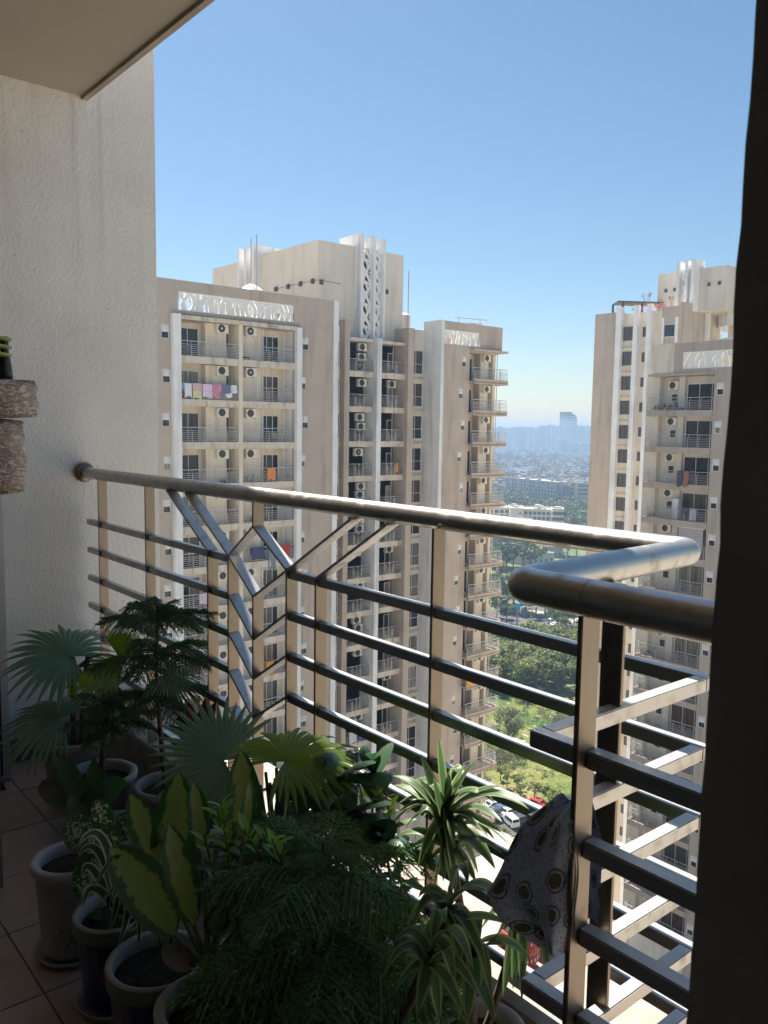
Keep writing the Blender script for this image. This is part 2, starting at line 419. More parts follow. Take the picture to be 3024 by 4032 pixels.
# horizontals, cut at the uprights
cuts = [(-3.752, X1), (X1, X2), (X2, X3), (X3, X4), (X6, X7), (X7, X8), (X8, XJ+.0125)]
for z in LEV:
    for a, c in cuts:
        a_ = a if a < -3.7 else a+PT/2-.0006
        c_ = c-PT/2+.0006 if c < -.8 else c
        MB().box(a_, c_, YR-RS/2, YR+RS/2, z-RS/2, z+RS/2).build('rail', S_X, rail, bevel=.0018)
    MB().box(XJ-RS/2, XJ+RS/2, YN+RS/2, YR-RS/2, z-RS/2, z+RS/2).build('rail', S_Y, rail, bevel=.0018)
    for a, c in ((XJ-RS/2, -.668), (-.668, .45), (.45, 1.6)):
        MB().box(a if a < -.7 else a+PT/2-.0006, c-PT/2+.0006, YN-RS/2, YN+RS/2, z-RS/2, z+RS/2).build('rail', S_X, rail, bevel=.0018)
post(-.668, YN-.012, ZB+.003, TOP); post(.45, YN-.012, ZB+.003, TOP)
post(XJ-.012, 1.115, ZB, TOP, True)
# ------------------------------------------------------------------ the two apartment towers
ZG = -66.0
FH = 3.05
DK = ((.17, .15, .14), .6, .9, (1.2, 1.2, .10))              # rain streaks
T_BROWN = mat('tower_brown_plaster', (.50, .42, .35), .9, var=.06, scale=.6, dirt=((.24, .20, .17), .5, 1.1, (1.5, 1.5, .15)))
T_CREAM = mat('tower_cream_plaster', (.76, .675, .55), .9, var=.05, scale=.7, dirt=((.42, .34, .26), .5, 1.0, (1.6, 1.6, .2)))
T_WHITE = mat('tower_white_plaster', (.80, .80, .80), .85, var=.05, scale=.8, dirt=((.34, .33, .33), .6, .9, (1.5, 1.5, .14)))
T_TANK = mat('tower_pale_plaster', (.70, .64, .55), .9, var=.04, scale=.4, dirt=((.42, .39, .34), .5, .8, (1.2, 1.2, .14)))
T_GREY = mat('tower_greybrown_plaster', (.46, .39, .335), .9, var=.05, scale=.6, dirt=((.2, .175, .16), .5, 1.0, (1.5, 1.5, .15)))
T_SLAB = mat('tower_slab_concrete', (.66, .58, .48), .9, var=.07, scale=1.2, dirt=((.22, .2, .18), .8, 1.3, (1.4, 1.4, .5)))
T_ROOF = mat('tower_roof', (.50, .42, .30), .9, var=.12, scale=.5)
T_FRAME = plain('white_window_frame', (.78, .79, .80), .45)
T_STEEL = plain('tower_rail_steel', (.50, .49, .48), .4, .4)
T_ACW = plain('ac_casing', (.74, .72, .66), .5)
T_ACD = plain('ac_grille', (.05, .05, .055), .5)
T_LATT = plain('lattice_white', (.85, .84, .82), .8)
T_DOORD = mat('dark_door', (.085, .07, .06), .6, var=.2, obj_var=.4)
T_LAMP = plain('wall_lamp', (.08, .075, .07), .6)
def glassy():
    """window glass seen from outside: dark room behind, some with pale curtains, reflecting the sky"""
    m, n, l, p = newmat('window_glass')
    oi = n.new('ShaderNodeObjectInfo'); g = n.new('ShaderNodeNewGeometry')
    ra = n.new('ShaderNodeValToRGB'); e = ra.color_ramp.elements
    e[0].color = (.012, .015, .018, 1); e[1].position = 1; e[1].color = (.10, .095, .085, 1)
    for ps, c in ((.34, (.03, .036, .042)), (.50, (.07, .064, .056)), (.62, (.20, .18, .15)), (.74, (.026, .03, .034)), (.84, (.30, .28, .25)), (.93, (.09, .05, .04))):
        x = e.new(ps); x.color = (*c, 1)
    ra.color_ramp.interpolation = 'CONSTANT'
    l.new(oi.outputs['Random'], ra.inputs[0])
    mp = n.new('ShaderNodeMapping'); mp.inputs['Scale'].default_value = (7, 7, .3); l.new(g.outputs['Position'], mp.inputs['Vector'])
    no = n.new('ShaderNodeTexNoise'); no.inputs['Scale'].default_value = 1.3; no.inputs['Detail'].default_value = 4; l.new(mp.outputs[0], no.inputs['Vector'])
    mr = n.new('ShaderNodeMapRange'); mr.inputs[1].default_value = .35; mr.inputs[2].default_value = .65; mr.inputs[3].default_value = .45; mr.inputs[4].default_value = 1.5; l.new(no.outputs['Fac'], mr.inputs[0])
    mx = n.new('ShaderNodeMixRGB'); mx.blend_type = 'MULTIPLY'; mx.inputs[0].default_value = 1; l.new(ra.outputs[0], mx.inputs[1]); l.new(mr.outputs[0], mx.inputs[2])
    l.new(mx.outputs[0], p.inputs['Base Color'])
    p.inputs['Roughness'].default_value = .10; p.inputs['Specular IOR Level'].default_value = .6
    return m
T_GLASS = glassy()

def wall_holes(mb, ax, pl, u0, u1, v0, v1, holes, depth, mi=0, back=True):
    """wall in the plane coordinate[ax]=pl (front looks to +X when ax=0, to -Y when ax=1), with rectangular openings and their reveals"""
    sgn = -1 if ax == 0 else 1                                # direction into the wall
    def P(u, v, d=0): return (pl+sgn*d, u, v) if ax == 0 else (u, pl+sgn*d, v)
    us = sorted({u0, u1, *[h[0] for h in holes], *[h[1] for h in holes]}); us = [u for u in us if u0 <= u <= u1]
    for a, c in zip(us[:-1], us[1:]):
        hs = sorted([h for h in holes if h[0] <= a+1e-6 and h[1] >= c-1e-6], key=lambda h: h[2])
        z = v0
        for h in hs+[None]:
            top = h[2] if h else v1
            if top-z > 1e-5:
                q = [P(a, z), P(c, z), P(c, top), P(a, top)]
                mb.poly(q if ax == 0 else q, mi)
                if back: mb.poly([P(a, z, depth), P(a, top, depth), P(c, top, depth), P(c, z, depth)], mi)
            if h: z = h[3]
    for h in holes:
        a, c, z0, z1 = h
        mb.poly([P(a, z0), P(a, z0, depth), P(c, z0, depth), P(c, z0)], mi)
        mb.poly([P(a, z1), P(c, z1), P(c, z1, depth), P(a, z1, depth)], mi)
        mb.poly([P(a, z0), P(a, z1), P(a, z1, depth), P(a, z0, depth)], mi)
        mb.poly([P(c, z0), P(c, z0, depth), P(c, z1, depth), P(c, z1)], mi)

# shared pieces, modelled for a facade that looks to +X (u runs along +Y); B's copies are turned by -90 degrees
def fr(ax): return (0, 0, 0) if ax == 0 else (0, 0, -math.pi/2)
_cache = {}
def window_meshes(w, h, cols, rows):
    """frame and pane of a window w x h; cols / rows = relative divisions"""
    key = (round(w, 2), round(h, 2), tuple(cols), tuple(rows))
    if key in _cache: return _cache[key]
    f = MB(); t = .055
    def split(tot, parts):
        s_ = sum(parts); out = [0]
        for q in parts: out.append(out[-1]+tot*q/s_)
        return out
    ys, zs_ = split(w, cols), split(h, rows)
    for i, y in enumerate(ys):
        e = t if i in (0, len(ys)-1) else t*.8
        c0 = min(max(y-e/2, 0), w-e); f.box(-.03, .045, c0, c0+e, 0, h)
    for i, z in enumerate(zs_):
        e = t if i in (0, len(zs_)-1) else t*.8
        c0 = min(max(z-e/2, 0), h-e)
        for a, c in zip(ys[:-1], ys[1:]): f.box(-.028, .043, a+t*.4, c-t*.4, c0, c0+e)
    p = MB(); p.box(-.02, 0, .01, w-.01, .01, h-.01)
    _cache[key] = (f.mesh('window', T_FRAME), p.mesh('pane', T_GLASS))
    return _cache[key]
def window(parent, ax, pos, w, h, cols=(1, 1), rows=(1,), name='window'):
    f, p = window_meshes(w, h, cols, rows)
    o = put(name, f, parent, pos, fr(ax)); 
    q = bpy.data.objects.new('pane', p); COL.objects.link(q); q.parent = o
    return o
def child(o, name, me, loc=(0, 0, 0)):
    q = bpy.data.objects.new(name, me); COL.objects.link(q); q.parent = o; q.location = loc
    return q
# small bathroom window: glass below, louvred exhaust above
def _small():
    f = MB(); w, h = .60, .95
    f.box(-.03, .05, 0, .05, 0, h); f.box(-.03, .05, w-.05, w, 0, h); f.box(-.028, .048, .05, w-.05, 0, .05); f.box(-.028, .048, .05, w-.05, h-.05, h)
    f.box(-.028, .05, .05, w-.05, .46, .52)
    p = MB(); p.box(-.02, 0, .05, w-.05, .05, .46)
    l_ = MB(); l_.box(-.02, .0, .05, w-.05, .52, h-.05); l_.box(.0, .09, .15, w-.12, .57, .86)
    for k in range(4): l_.box(.09, .12, .15, w-.12, .59+k*.065, .625+k*.065)
    return f.mesh('small_window', T_FRAME), p.mesh('pane', T_GLASS), l_.mesh('exhaust_louvre', T_FRAME)
SMW = _small()
def small_window(parent, ax, pos):
    o = put('small_window', SMW[0], parent, pos, fr(ax)); child(o, 'pane', SMW[1]); child(o, 'exhaust_louvre', SMW[2])
def _ac():
    c = MB(); w, h, d = .90, .66, .34; c.box(0, d, 0, w, 0, h)
    c.box(-.12, 0, .08, .12, -.05, .25); c.box(-.12, 0, w-.12, w-.08, -.05, .25); c.box(-.1, d, .08, .13, -.05, -.001); c.box(-.1, d, w-.13, w-.08, -.05, -.001)
    g = MB(); k = 20; cy, cz, r_ = .36, .33, .285
    g.poly([(d+.012, cy+r_*math.cos(2*math.pi*i/k), cz+r_*math.sin(2*math.pi*i/k)) for i in range(k)])
    for i in range(k):
        a, b_ = 2*math.pi*i/k, 2*math.pi*(i+1)/k
        g.poly([(d, cy+r_*math.cos(a), cz+r_*math.sin(a)), (d, cy+r_*math.cos(b_), cz+r_*math.sin(b_)), (d+.012, cy+r_*math.cos(b_), cz+r_*math.sin(b_)), (d+.012, cy+r_*math.cos(a), cz+r_*math.sin(a))])
    hub = MB(); hub.poly([(d+.03, cy+.075*math.cos(2*math.pi*i/12), cz+.075*math.sin(2*math.pi*i/12)) for i in range(12)])
    pipe = MB().tube([(d*.5, w, .15), (d*.5, w+.12, .2), (d*.4, w+.2, .35), (d*.3, w+.12, .52), (-.1, w+.05, .55)], .025, 5)
    return c.mesh('air_conditioner', T_ACW), g.mesh('fan_grille', T_ACD), hub.mesh('fan_hub', T_ACW), pipe.mesh('refrigerant_pipe', T_ACD)
AC = _ac()
def ac(parent, ax, pos, hub=False, pipe=False):
    o = put('air_conditioner', AC[0], parent, pos, fr(ax)); child(o, 'fan_grille', AC[1])
    if hub: child(o, 'fan_hub', AC[2])
    if pipe: child(o, 'refrigerant_pipe', AC[3])
def rail_mesh(L, style='bars', ends=(), posts=None):
    """steel balcony railing along +Y, 0..L, its uprights bent in at the top; ends: list of ('end', length) returning towards -X"""
    key = ('rail', round(L, 2), style, tuple(ends))
    if key in _cache: return _cache[key]
    m_ = MB(); H = 1.02; b_ = .032
    n = max(2, int(round(L/1.05)))
    for i in range(n+1):
        y = b_/2 + (L-b_)*i/n
        m_.box(-.02, .02, y-b_/2, y+b_/2, 0, .74); m_.bar((0, y, .74), (-.10, y, .93), b_, b_, (0, 1, 0)); m_.bar((-.10, y, .93), (-.10, y, H), b_, b_, (0, 1, 0))
    m_.box(-.13, -.075, 0, L, H, H+.05)
    zs_ = [.10, .24, .38, .52, .66]
    if style == 'bars':
        for z in zs_+[.80]:
            x = 0 if z < .74 else -.10*(z-.74)/.19
            m_.box(x-.015, x+.015, 0, L, z-.014, z+.014)
    else:                                                     # straight bars broken by a branching V in the middle
        c = L*.52; g = .42
        for z in zs_+[.82]:
            m_.box(-.014, .014, 0, c-g, z-.014, z+.014); m_.box(-.0135, .0145, c+g, L, z-.014, z+.014)
            for s_ in (-1, 1): m_.bar((0, c+s_*g, z), (0, c, z-.28 if z > .3 else z*.3), .03, .028, (1, 0, 0))
        for y in (c, c-g, c+g): m_.box(-.017, .017, y-.02, y+.02, 0, H)
        m_.bar((0, c, H), (0, c-.2, .82), .03, .03, (1, 0, 0)); m_.bar((0, c, H), (0, c+.2, .82), .03, .03, (1, 0, 0))
    for e, q in ends:
        y = 0 if e == 'lo' else L
        s_ = 1 if e == 'hi' else -1
        for z in zs_+[.80, H+.02]: m_.box(-q, -.02, y-.014, y+.014, z-.014, z+.014)
        for k in range(1, 3): m_.box(-q*k/2-.015, -q*k/2+.015, y-.016, y+.016, 0, H)
    _cache[key] = m_.mesh('railing', T_STEEL)
    return _cache[key]
def lattice(w, h, seed, vertical=False):
    """fretwork of white tree-like bars filling w x h, 0.12 thick (in the YZ plane)"""
    r_ = random.Random(seed); m_ = MB(); th = .12
    def ribbon(f, t0, t1, wd):
        fx_ = r_.uniform(-.022, .022)                           # no two strokes share a plane
        pts = [f(t0+(t1-t0)*i/8) for i in range(9)]
        for i in range(8):
            (a, z0), (c, z1) = pts[i], pts[i+1]
            ww = [wd*(1+.5*abs(2*(i+k)/8-1)) for k in (0, 1)]
            d = math.hypot(c-a, z1-z0); ny, nz = -(z1-z0)/d, (c-a)/d
            q = [(a+ny*ww[0]/2, z0+nz*ww[0]/2), (c+ny*ww[1]/2, z1+nz*ww[1]/2), (c-ny*ww[1]/2, z1-nz*ww[1]/2), (a-ny*ww[0]/2, z0-nz*ww[0]/2)]
            q = [(min(max(y, 0), w), min(max(z, 0), h)) for y, z in q]
            m_.poly([(fx_, y, z) for y, z in q][::-1]); m_.poly([(fx_-th, y, z) for y, z in q])
            for k in (0, 2):
                (y0, z0_), (y1, z1_) = q[k], q[k+1]
                m_.poly([(fx_, y0, z0_), (fx_, y1, z1_), (fx_-th, y1, z1_), (fx_-th, y0, z0_)])
    if not vertical:
        y = .1
        while y < w-.05:
            A = r_.choice((-1, 1))*r_.uniform(.10, .34); sh = r_.uniform(-.15, .15); ph = r_.uniform(.0, .35)
            ribbon(lambda t, y=y, A=A, sh=sh, ph=ph: (y+A*math.sin(math.pi*(t+ph))+sh*t, t*h), 0, 1, r_.uniform(.15, .21))
            if r_.random() < .6: ribbon(lambda t, y=y, A=A: (y-A*.9*t*t, h*(.45+.55*t)), 0, 1, .10)
            y += r_.uniform(.22, .32)
        m_.box(-th-.03, .03, 0, w, 0, .05); m_.box(-th-.03, .03, 0, w, h-.05, h)
    else:
        nrep = max(1, round(h/2.2)); hh = h/nrep
        for k in range(nrep):
            z = k*hh
            for s_ in (-1, 1):
                ribbon(lambda t: (w/2+s_*w*.42*math.sin(math.pi*t), z+hh*t), 0, 1, .19)
                ribbon(lambda t: (w/2+s_*w*.46*math.sin(math.pi*(t*.5)), z+hh*(.05+.45*t)), 0, 1, .15)
                ribbon(lambda t: (w/2+s_*w*.46*(1-t), z+hh*(.55+.40*t)), 0, 1, .15)
                ribbon(lambda t: (w/2+s_*w*.48*(1-t*t), z+hh*(.30+.3*t)), 0, 1, .13)
            ribbon(lambda t: (w/2+w*.2*math.sin(2*math.pi*t), z+hh*t), 0, 1, .16)
            m_.box(-th-.03, .027, .07, w-.07, z, z+.06)
        m_.box(-th-.03, .03, 0, .07, 0, h); m_.box(-th-.03, .03, w-.07, w, 0, h)
    return m_

# ---------------------------------------------------------------- tower A (left), its facade looks to +X
TA = thing('apartment_tower', (-60, 44, ZG), 'tall brown and cream apartment tower with white frames, behind the railing on the left', 'apartment tower')
def A(mb, name, m, **k): return mb.build(name, m, TA, **k)
KA = range(2, -10, -1)                                        # storeys with rooms built out
zlow = FH*-9 - .3
fl0 = lambda k: FH*k                                          # floor level of storey k
wins = []
for k in KA:
    z = fl0(k)
    ya = 25.50 if k % 2 == 0 else 25.57
    yb = 37.27 if k % 2 == 0 else 37.02
    wins += [(ya, ya+.60, z+1.30, z+2.25), (yb, yb+.60, z+1.30, z+2.25)]
    small_window(TA, 0, (-55.10, ya, z+1.30)); small_window(TA, 0, (-55.10, yb, z+1.30))
bay = (26.80, 36.50, zlow, 8.80)
mb = MB(); wall_holes(mb, 0, -55, 10, 40.2, ZG, 11.5, wins+[bay, (26.80, 36.45, 9.44, 10.72)], .28)
mb.box(-75, -55.28, 10, 10.28, ZG, 11.4); mb.box(-75, -74.7, 10.28, 40.2, ZG, 11.4); mb.box(-74.7, -55.281, 39.92, 40.2, ZG, 11.4)
mb.poly([(-55, 10, 11.5), (-55, 40.2, 11.5), (-55.28, 40.2, 11.5), (-55.28, 10, 11.5)])
A(mb, 'wall', T_BROWN)
A(MB().box(-74.7, -55.28, 10.28, 39.92, 8.82, 8.98), 'roof', T_ROOF)
mb = MB(); mb.box(-56.62, -56.40, 26.2, 37, zlow, 8.81)
for k in KA:
    z = fl0(k)
    mb.box(-56.399, -55.70, 29.22, 30.93, z+.001, z+2.77); mb.box(-56.399, -55.72, 32.30, 33.92, z+.001, z+2.77)
mb.box(-56.399, -55.285, 26.805, 26.9, zlow, 8.79)
A(mb, 'balcony_back_wall', T_CREAM)
mb = MB(); mb.box(-56.38, -54.60, 26.19, 26.795, zlow, 9.15); mb.box(-56.38, -54.60, 36.505, 36.96, zlow, 9.03)
A(mb, 'white_column', T_WHITE)
A(MB().box(-56.38, -54.62, 26.796, 36.504, 8.80, 9.10), 'beam', T_SLAB)
A(MB().box(-55.3, -54.72, 26.60, 36.9, 9.15, 9.22), 'ledge', M_FASCIA)
A(MB().box(-56.395, -54.90, 31.55, 31.86, zlow, 8.799), 'mid_column', T_CREAM)
o = put('lattice_screen', lattice(9.65, 1.28, 3).mesh('lattice_screen', T_LATT), TA, (-55.08, 26.80, 9.44))
mb = MB(); mb.box(-55.9, -54.9, 40.203, 40.67, ZG, 11.5); A(mb, 'white_column', T_WHITE)
def slab_mesh(L, depth, up=.23, dn=-.28):
    key = ('slab', round(L, 2), round(depth, 2), up)
    if key in _cache: return _cache[key]
    m_ = MB(); m_.box(-depth, -.13, 0, L, -.16, .0); m_.box(-.13, 0, 0, L, dn, up)
    _cache[key] = m_.mesh('balcony', T_SLAB); return _cache[key]
_d = MB(); _d.box(-.01, .03, 0, .5, 0, 2.15); KDOOR = _d.mesh('kitchen_door', T_DOORD)
for k in KA:
    z = fl0(k)
    s1 = put('balcony', slab_mesh(4.735, 1.48), TA, (-54.915, 26.805, z))
    child(s1, 'railing', rail_mesh(4.73), (-.06, 0, .23))
    s2 = put('balcony', slab_mesh(4.63, 1.48), TA, (-54.915, 31.865, z))
    child(s2, 'railing', rail_mesh(4.62), (-.06, 0, .23))
    window(TA, 0, (-56.395, 27.25, z+.02), 1.75, 2.32, (1.1, 1.1), (1,), 'sliding_door')
    window(TA, 0, (-56.395, 34.35, z+.02), 1.55, 2.26, (.7, .8, .8), (1,), 'sliding_door')
    put('kitchen_door', KDOOR, TA, (-56.395, 30.97, z+.02))
    ac(TA, 0, (-55.66, 30.0, z+2.06), R.random() < .06); ac(TA, 0, (-55.68, 32.42, z+2.06), k == 1 or R.random() < .05)
# rear core with the lift and tank house
mb = MB(); mb.box(-78, -59.5, 41.8, 51.4, ZG, 17.2); A(mb, 'core_wall', T_TANK)
mb = MB()
for y0, y1, top in ((45.78, 46.05, 18.25), (47.22, 47.45, 18.20), (48.32, 48.56, 18.12)):
    mb.box(-61.8, -58.6, y0, y1, 9.18, top)
A(mb, 'roof_fin', T_WHITE)
for y in (46.07, 47.47): put('lattice_screen', lattice(1.13 if y < 47 else .83, 7.7, int(y), True).mesh('lattice_screen', T_LATT), TA, (-59.0, y, 9.25))
A(MB().box(-59.49, -59.3, 46.07, 48.3, 9.2, 16.9), 'recess_shade', T_ACD)  # near-black panel on the wall, stands in for the shade behind the screens
mb = MB()
for x0, x1, top in ((-71.4, -71.1, 18.05), (-70.2, -69.9, 17.95), (-68.9, -68.5, 18.05)): mb.box(x0, x1, 40.9, 46, 9, top)
A(mb, 'roof_fin', T_WHITE)
_l = MB(); _l.box(-.1, .1, -.14, .14, -.2, .2); LAMP = _l.mesh('wall_lamp', T_LAMP)
for x in (-65.9, -63.9, -61.95, -60.1): put('wall_lamp', LAMP, TA, (x, 41.68, 13.8), (0, 0, math.pi/2))
for y in (42.6, 50.0): put('wall_lamp', LAMP, TA, (-59.4, y*.975+.6, 13.7))
A(MB().tube([(-66.5, 41.77, 13.86), (-59.47, 41.77, 13.86)], .018, 4).tube([(-59.47, 41.9, 13.86), (-59.47, 44.2, 13.8)], .018, 4), 'cable', T_LAMP)
# recessed bays M1, M2 with the two brown piers and the white fin between
mb = MB(); mb.box(-59.9, -59.5, 40.67, 54.05, ZG, 9.0); A(mb, 'balcony_back_wall', T_CREAM)
mb = MB(); mb.box(-59.49, -58.1, 40.68, 43.20, ZG, 10.0); A(mb, 'window_wall', T_CREAM)
mb = MB(); mb.box(-59.49, -57.5, 43.262, 43.79, ZG, 10.55); mb.box(-59.49, -57.5, 50.46, 51.16, ZG, 10.45)
A(mb, 'brown_pier', T_BROWN)
mb = MB(); mb.box(-59.495, -57.5, 46.85, 47.36, ZG, 9.25); A(mb, 'white_column', T_WHITE)
mb = MB(); mb.box(-59.6, -59.45, 51.165, 54.04, ZG, 10.65); A(mb, 'window_wall', T_CREAM)
mb = MB(); mb.box(-59.48, -57.0, 54.05, 54.44, ZG, 11.45); A(mb, 'white_fin_wall', T_WHITE)
A(MB().box(-59.48, -57.95, 43.80, 46.84, 8.9, 9.17), 'eyebrow_slab', T_SLAB); A(MB().box(-59.48, -57.95, 47.37, 50.9, 8.88, 9.13), 'eyebrow_slab', T_SLAB)
KM = range(2, -13, -1)
_s = MB(); _s.box(-.02, .22, 0, 2.0, 0, .10); _s.box(-.02, .12, 0, 2.0, .10, .22); SILL = _s.mesh('sill_band', T_SLAB)
_g = MB(); _g.box(0, .12, 0, .3, 0, .5)
for k in KM:
    z = fl0(k)
    for y0, L in ((43.80, 3.04), (47.37, 3.30)):
        s = put('balcony', slab_mesh(L, 1.48), TA, (-58.0, y0, z)); child(s, 'railing', rail_mesh(L-.02, 'branch'), (-.06, .01, .23))
    window(TA, 0, (-59.495, 43.95, z+.02), 1.35, 2.25, (.8, .8), (1,), 'sliding_door')
    window(TA, 0, (-59.495, 47.62, z+.02), 1.15, 2.25, (.5, .9), (1,), 'sliding_door'); window(TA, 0, (-59.495, 49.65, z+.02), .62, 2.15, (1,), (1,), 'service_door')
    a = R.random()
    ac(TA, 0, (-59.0, 45.6 + R.uniform(-.3, .2), z+2.0 + R.uniform(-.05, .1)), R.random() < .2, True)
    if a < .5: ac(TA, 0, (-59.3, 49.4, z+2.05), False)
    if a > .75: ac(TA, 0, (-59.1, 45.7, z+1.2), False, True)
    window(TA, 0, (-59.44, 52.55, z+.42), 1.42, 2.22, (.55, 1), (1, 1.35)); window(TA, 0, (-58.09, 41.80, z+.42), 1.35, 2.22, (1, .55), (1, 1.35))
    put('sill_band', SILL, TA, (-59.44, 52.03, z-.05)); put('sill_band', SILL, TA, (-58.09, 41.2, z-.05))
_p = MB().tube([(.0, 0, zlow), (.0, 0, 8.7)], .05, 6); PIPE = _p.mesh('drain_pipe', T_FRAME)
for y in (36.2, 34.05): put('drain_pipe', PIPE, TA, (-56.0 if y > 35 else -55.66, y, 0))
PIPE2 = MB().tube([(.0, 0, FH*-14), (.0, 0, 8.8)], .045, 6).mesh('drain_pipe', T_CREAM)
put('drain_pipe', PIPE2, TA, (-58.3, 63.08, 0)); put('drain_pipe', PIPE2, TA, (-59.35, 50.2, 0))
# end block R
KR = range(2, -15, -1)
zr = FH*-14-.3
rw = []
for k in KR:
    yy = 57.6 if k % 2 == 0 else 57.25
    z = fl0(k); rw.append((yy, yy+.60, z+1.30, z+2.25)); small_window(TA, 0, (-57.88, yy, z+1.30))
mb = MB(); wall_holes(mb, 0, -57.8, 54.45, 58.65, ZG, 8.98, rw, .2)
wall_holes(mb, 0, -57.8, 54.45, 63.2, 8.98, 11.55, [(55.2, 60.05, 9.42, 10.75)], .25)
mb.poly([(-57.8, 54.45, 11.55), (-57.8, 63.2, 11.55), (-58.05, 63.2, 11.55), (-58.05, 54.45, 11.55)])
mb.box(-59.3, -58.0, 58.45, 58.65, zr, 8.97); mb.box(-75, -58.051, 62.95, 63.2, 8.98, 11.5)
mb.box(-59.32, -58.45, 60.75, 60.9, zr, 8.96)
A(mb, 'wall', T_BROWN)
mb = MB(); mb.box(-59.6, -59.32, 58.3, 63.0, ZG, 8.97); mb.box(-59.31, -58.62, 60.905, 62.15, zr, 8.96); mb.box(-59.31, -58.45, 62.62, 63.0, zr, 8.965); mb.box(-75, -59.61, 62.7, 63.0, ZG, 8.97)
A(mb, 'balcony_back_wall', T_CREAM)
mb = MB(); mb.box(-75, -58.05, 54.46, 62.94, 8.85, 8.979); A(mb, 'roof', T_ROOF)
A(MB().box(-60.5, -57.2, 58.65, 63.5, 8.98, 9.18), 'eyebrow_slab', T_BROWN)
put('lattice_screen', lattice(4.85, 1.33, 9).mesh('lattice_screen', T_LATT), TA, (-57.9, 55.2, 9.42))
_c = MB(); _c.box(-3.3, 0, 0, 4.85, -.16, .0); _c.box(-.14, 0, 0, 4.85, -.28, .22); _c.box(-3.3, -.141, 4.71, 4.85, -.28, .22); CS = _c.mesh('balcony', T_BROWN)
_d = MB(); _d.box(-.02, .02, 0, .42, 0, 2.3); SD = _d.mesh('kitchen_door', T_DOORD)
for k in KR:
    z = fl0(k)
    s = put('balcony', CS, TA, (-57.15, 58.65, z)); child(s, 'railing', rail_mesh(4.75, 'bars', (('hi', 2.0),)), (-.07, .02, .22))
    window(TA, 0, (-59.315, 59.0, z+.02), 1.5, 2.3, (.8, .8), (1,), 'sliding_door')
    put('kitchen_door', SD, TA, (-59.29, 62.17, z+.02))
    ac(TA, 0, (-58.58, 61.15+R.uniform(-.1, .25), z+2.05), False)
# roof clutter
def antenna(x, y, z0, z1, lab):
    t = thing('antenna_mast', (x, y, z0), lab, 'antenna', 'masts on the left tower roof')
    MB().tube([(x, y, z0), (x, y, z1)], .05, 6).build('mast', T_MAST, t)
T_MAST = plain('mast_paint', (.42, .40, .48), .5)
antenna(-60.0, 51.75, 9.2, 15.7, 'shorter of two thin masts right of the lattice fins on the left tower')
antenna(-60.0, 52.5, 9.2, 16.0, 'taller of two thin masts right of the lattice fins on the left tower')
antenna(-64.06, 38, 8.98, 17.4, 'thin mast left of its twin above the white dome on the left tower roof')
antenna(-63.11, 38, 8.98, 17.6, 'thin mast right of its twin above the white dome on the left tower roof')
t = thing('water_tank', (-64, 38, 8.98), 'white domed water tank behind the parapet of the left tower', 'water tank')
MB().lathe([(1.0, 0), (1.0, 4.0)], (-64, 38, 8.98), 20).build('shell', T_FRAME, t); MB().lathe([(1.05, 4.0), (.7, 4.35), (.2, 4.6), (.0, 4.62)], (-64, 38, 8.98), 20).build('lid', T_FRAME, t)
t = thing('water_tank', (-60.6, 52.6, 10.65), 'small cream water tank right of the lattice fins, beside the twin masts', 'water tank')
MB().lathe([(.55, 0), (.55, 1.35)], (-60.6, 52.6, 10.65), 18).build('shell', T_TANK, t); MB().lathe([(.58, 1.35), (.3, 1.55), (0, 1.62)], (-60.6, 52.6, 10.65), 18).build('lid', T_TANK, t)
t = thing('roof_rail', (-62, 61.5, 9), 'thin pipe rail on the roof edge of the brown end block', 'rail')
MB().tube([(-60, 58.6, 12.35), (-60, 63.3, 12.5)], .04, 5).tube([(-60, 59.2, 9), (-60, 59.2, 12.37)], .04, 5).tube([(-60, 62.2, 9), (-60, 62.2, 12.46)], .04, 5).build('pipe', T_MAST, t)
MB().box(-61.5, -60.3, 61.0, 62.9, 9, 12.1).build('plinth', T_TANK, t)

# ---------------------------------------------------------------- tower B (right), its facade looks to -Y
TB = thing('apartment_tower', (-38, 70, ZG), 'brown apartment tower with wrap-around corner balconies, beside the dark near wall', 'apartment tower')
def B(mb, name, m, **k): return mb.build(name, m, TB, **k)
KB = range(1, -15, -1)
zb = FH*-14-.3
YB = 63.5
bw = []
for k in KB:
    z = fl0(k); xx = -34.93 if k % 2 else -34.95
    bw.append((xx, xx+.62, z+1.38, z+2.40))
mb = MB(); wall_holes(mb, 1, YB, -35.12, -18, ZG, 6.30, bw, .22)
wall_holes(mb, 1, YB, -38.8, -18, 6.30, 8.80, [(-38.02, -30.0, 6.66, 8.02)], .25)
mb.poly([(-38.8, YB, 8.8), (-18, YB, 8.8), (-18, YB+.25, 8.8), (-38.8, YB+.25, 8.8)])
mb.box(-35.12, -34.98, YB+.221, YB+1.5, zb, 6.29)
B(mb, 'wall', T_GREY)
mb = MB(); mb.box(-41.02, -38.802, YB-.001, YB+.25, 6.34, 8.79); mb.box(-41.02, -40.75, YB+.251, YB+14, 6.34, 8.78); B(mb, 'parapet_panel', T_CREAM)
B(MB().box(-41.12, -35.13, YB-.12, YB+14, 6.13, 6.335), 'eyebrow_slab', T_GREY)
B(MB().box(-41, -18, YB+.26, YB+22, 6.2, 6.336).box(-35.1, -18, YB+.3, YB+22, 5.9, 6.199), 'roof', T_ROOF)
mb = MB(); mb.box(-41.7, -35.0, YB+1.4, YB+1.65, zb, 6.12); mb.box(-41.75, -40.5, YB+.75, YB+1.4, zb, 6.125); mb.box(-41.75, -41.5, YB+1.65, YB+20, ZG, 6.12)
mb.box(-38.85, -38.3, YB+1.05, YB+1.4, zb, 6.124)
B(mb, 'balcony_back_wall', T_TANK)
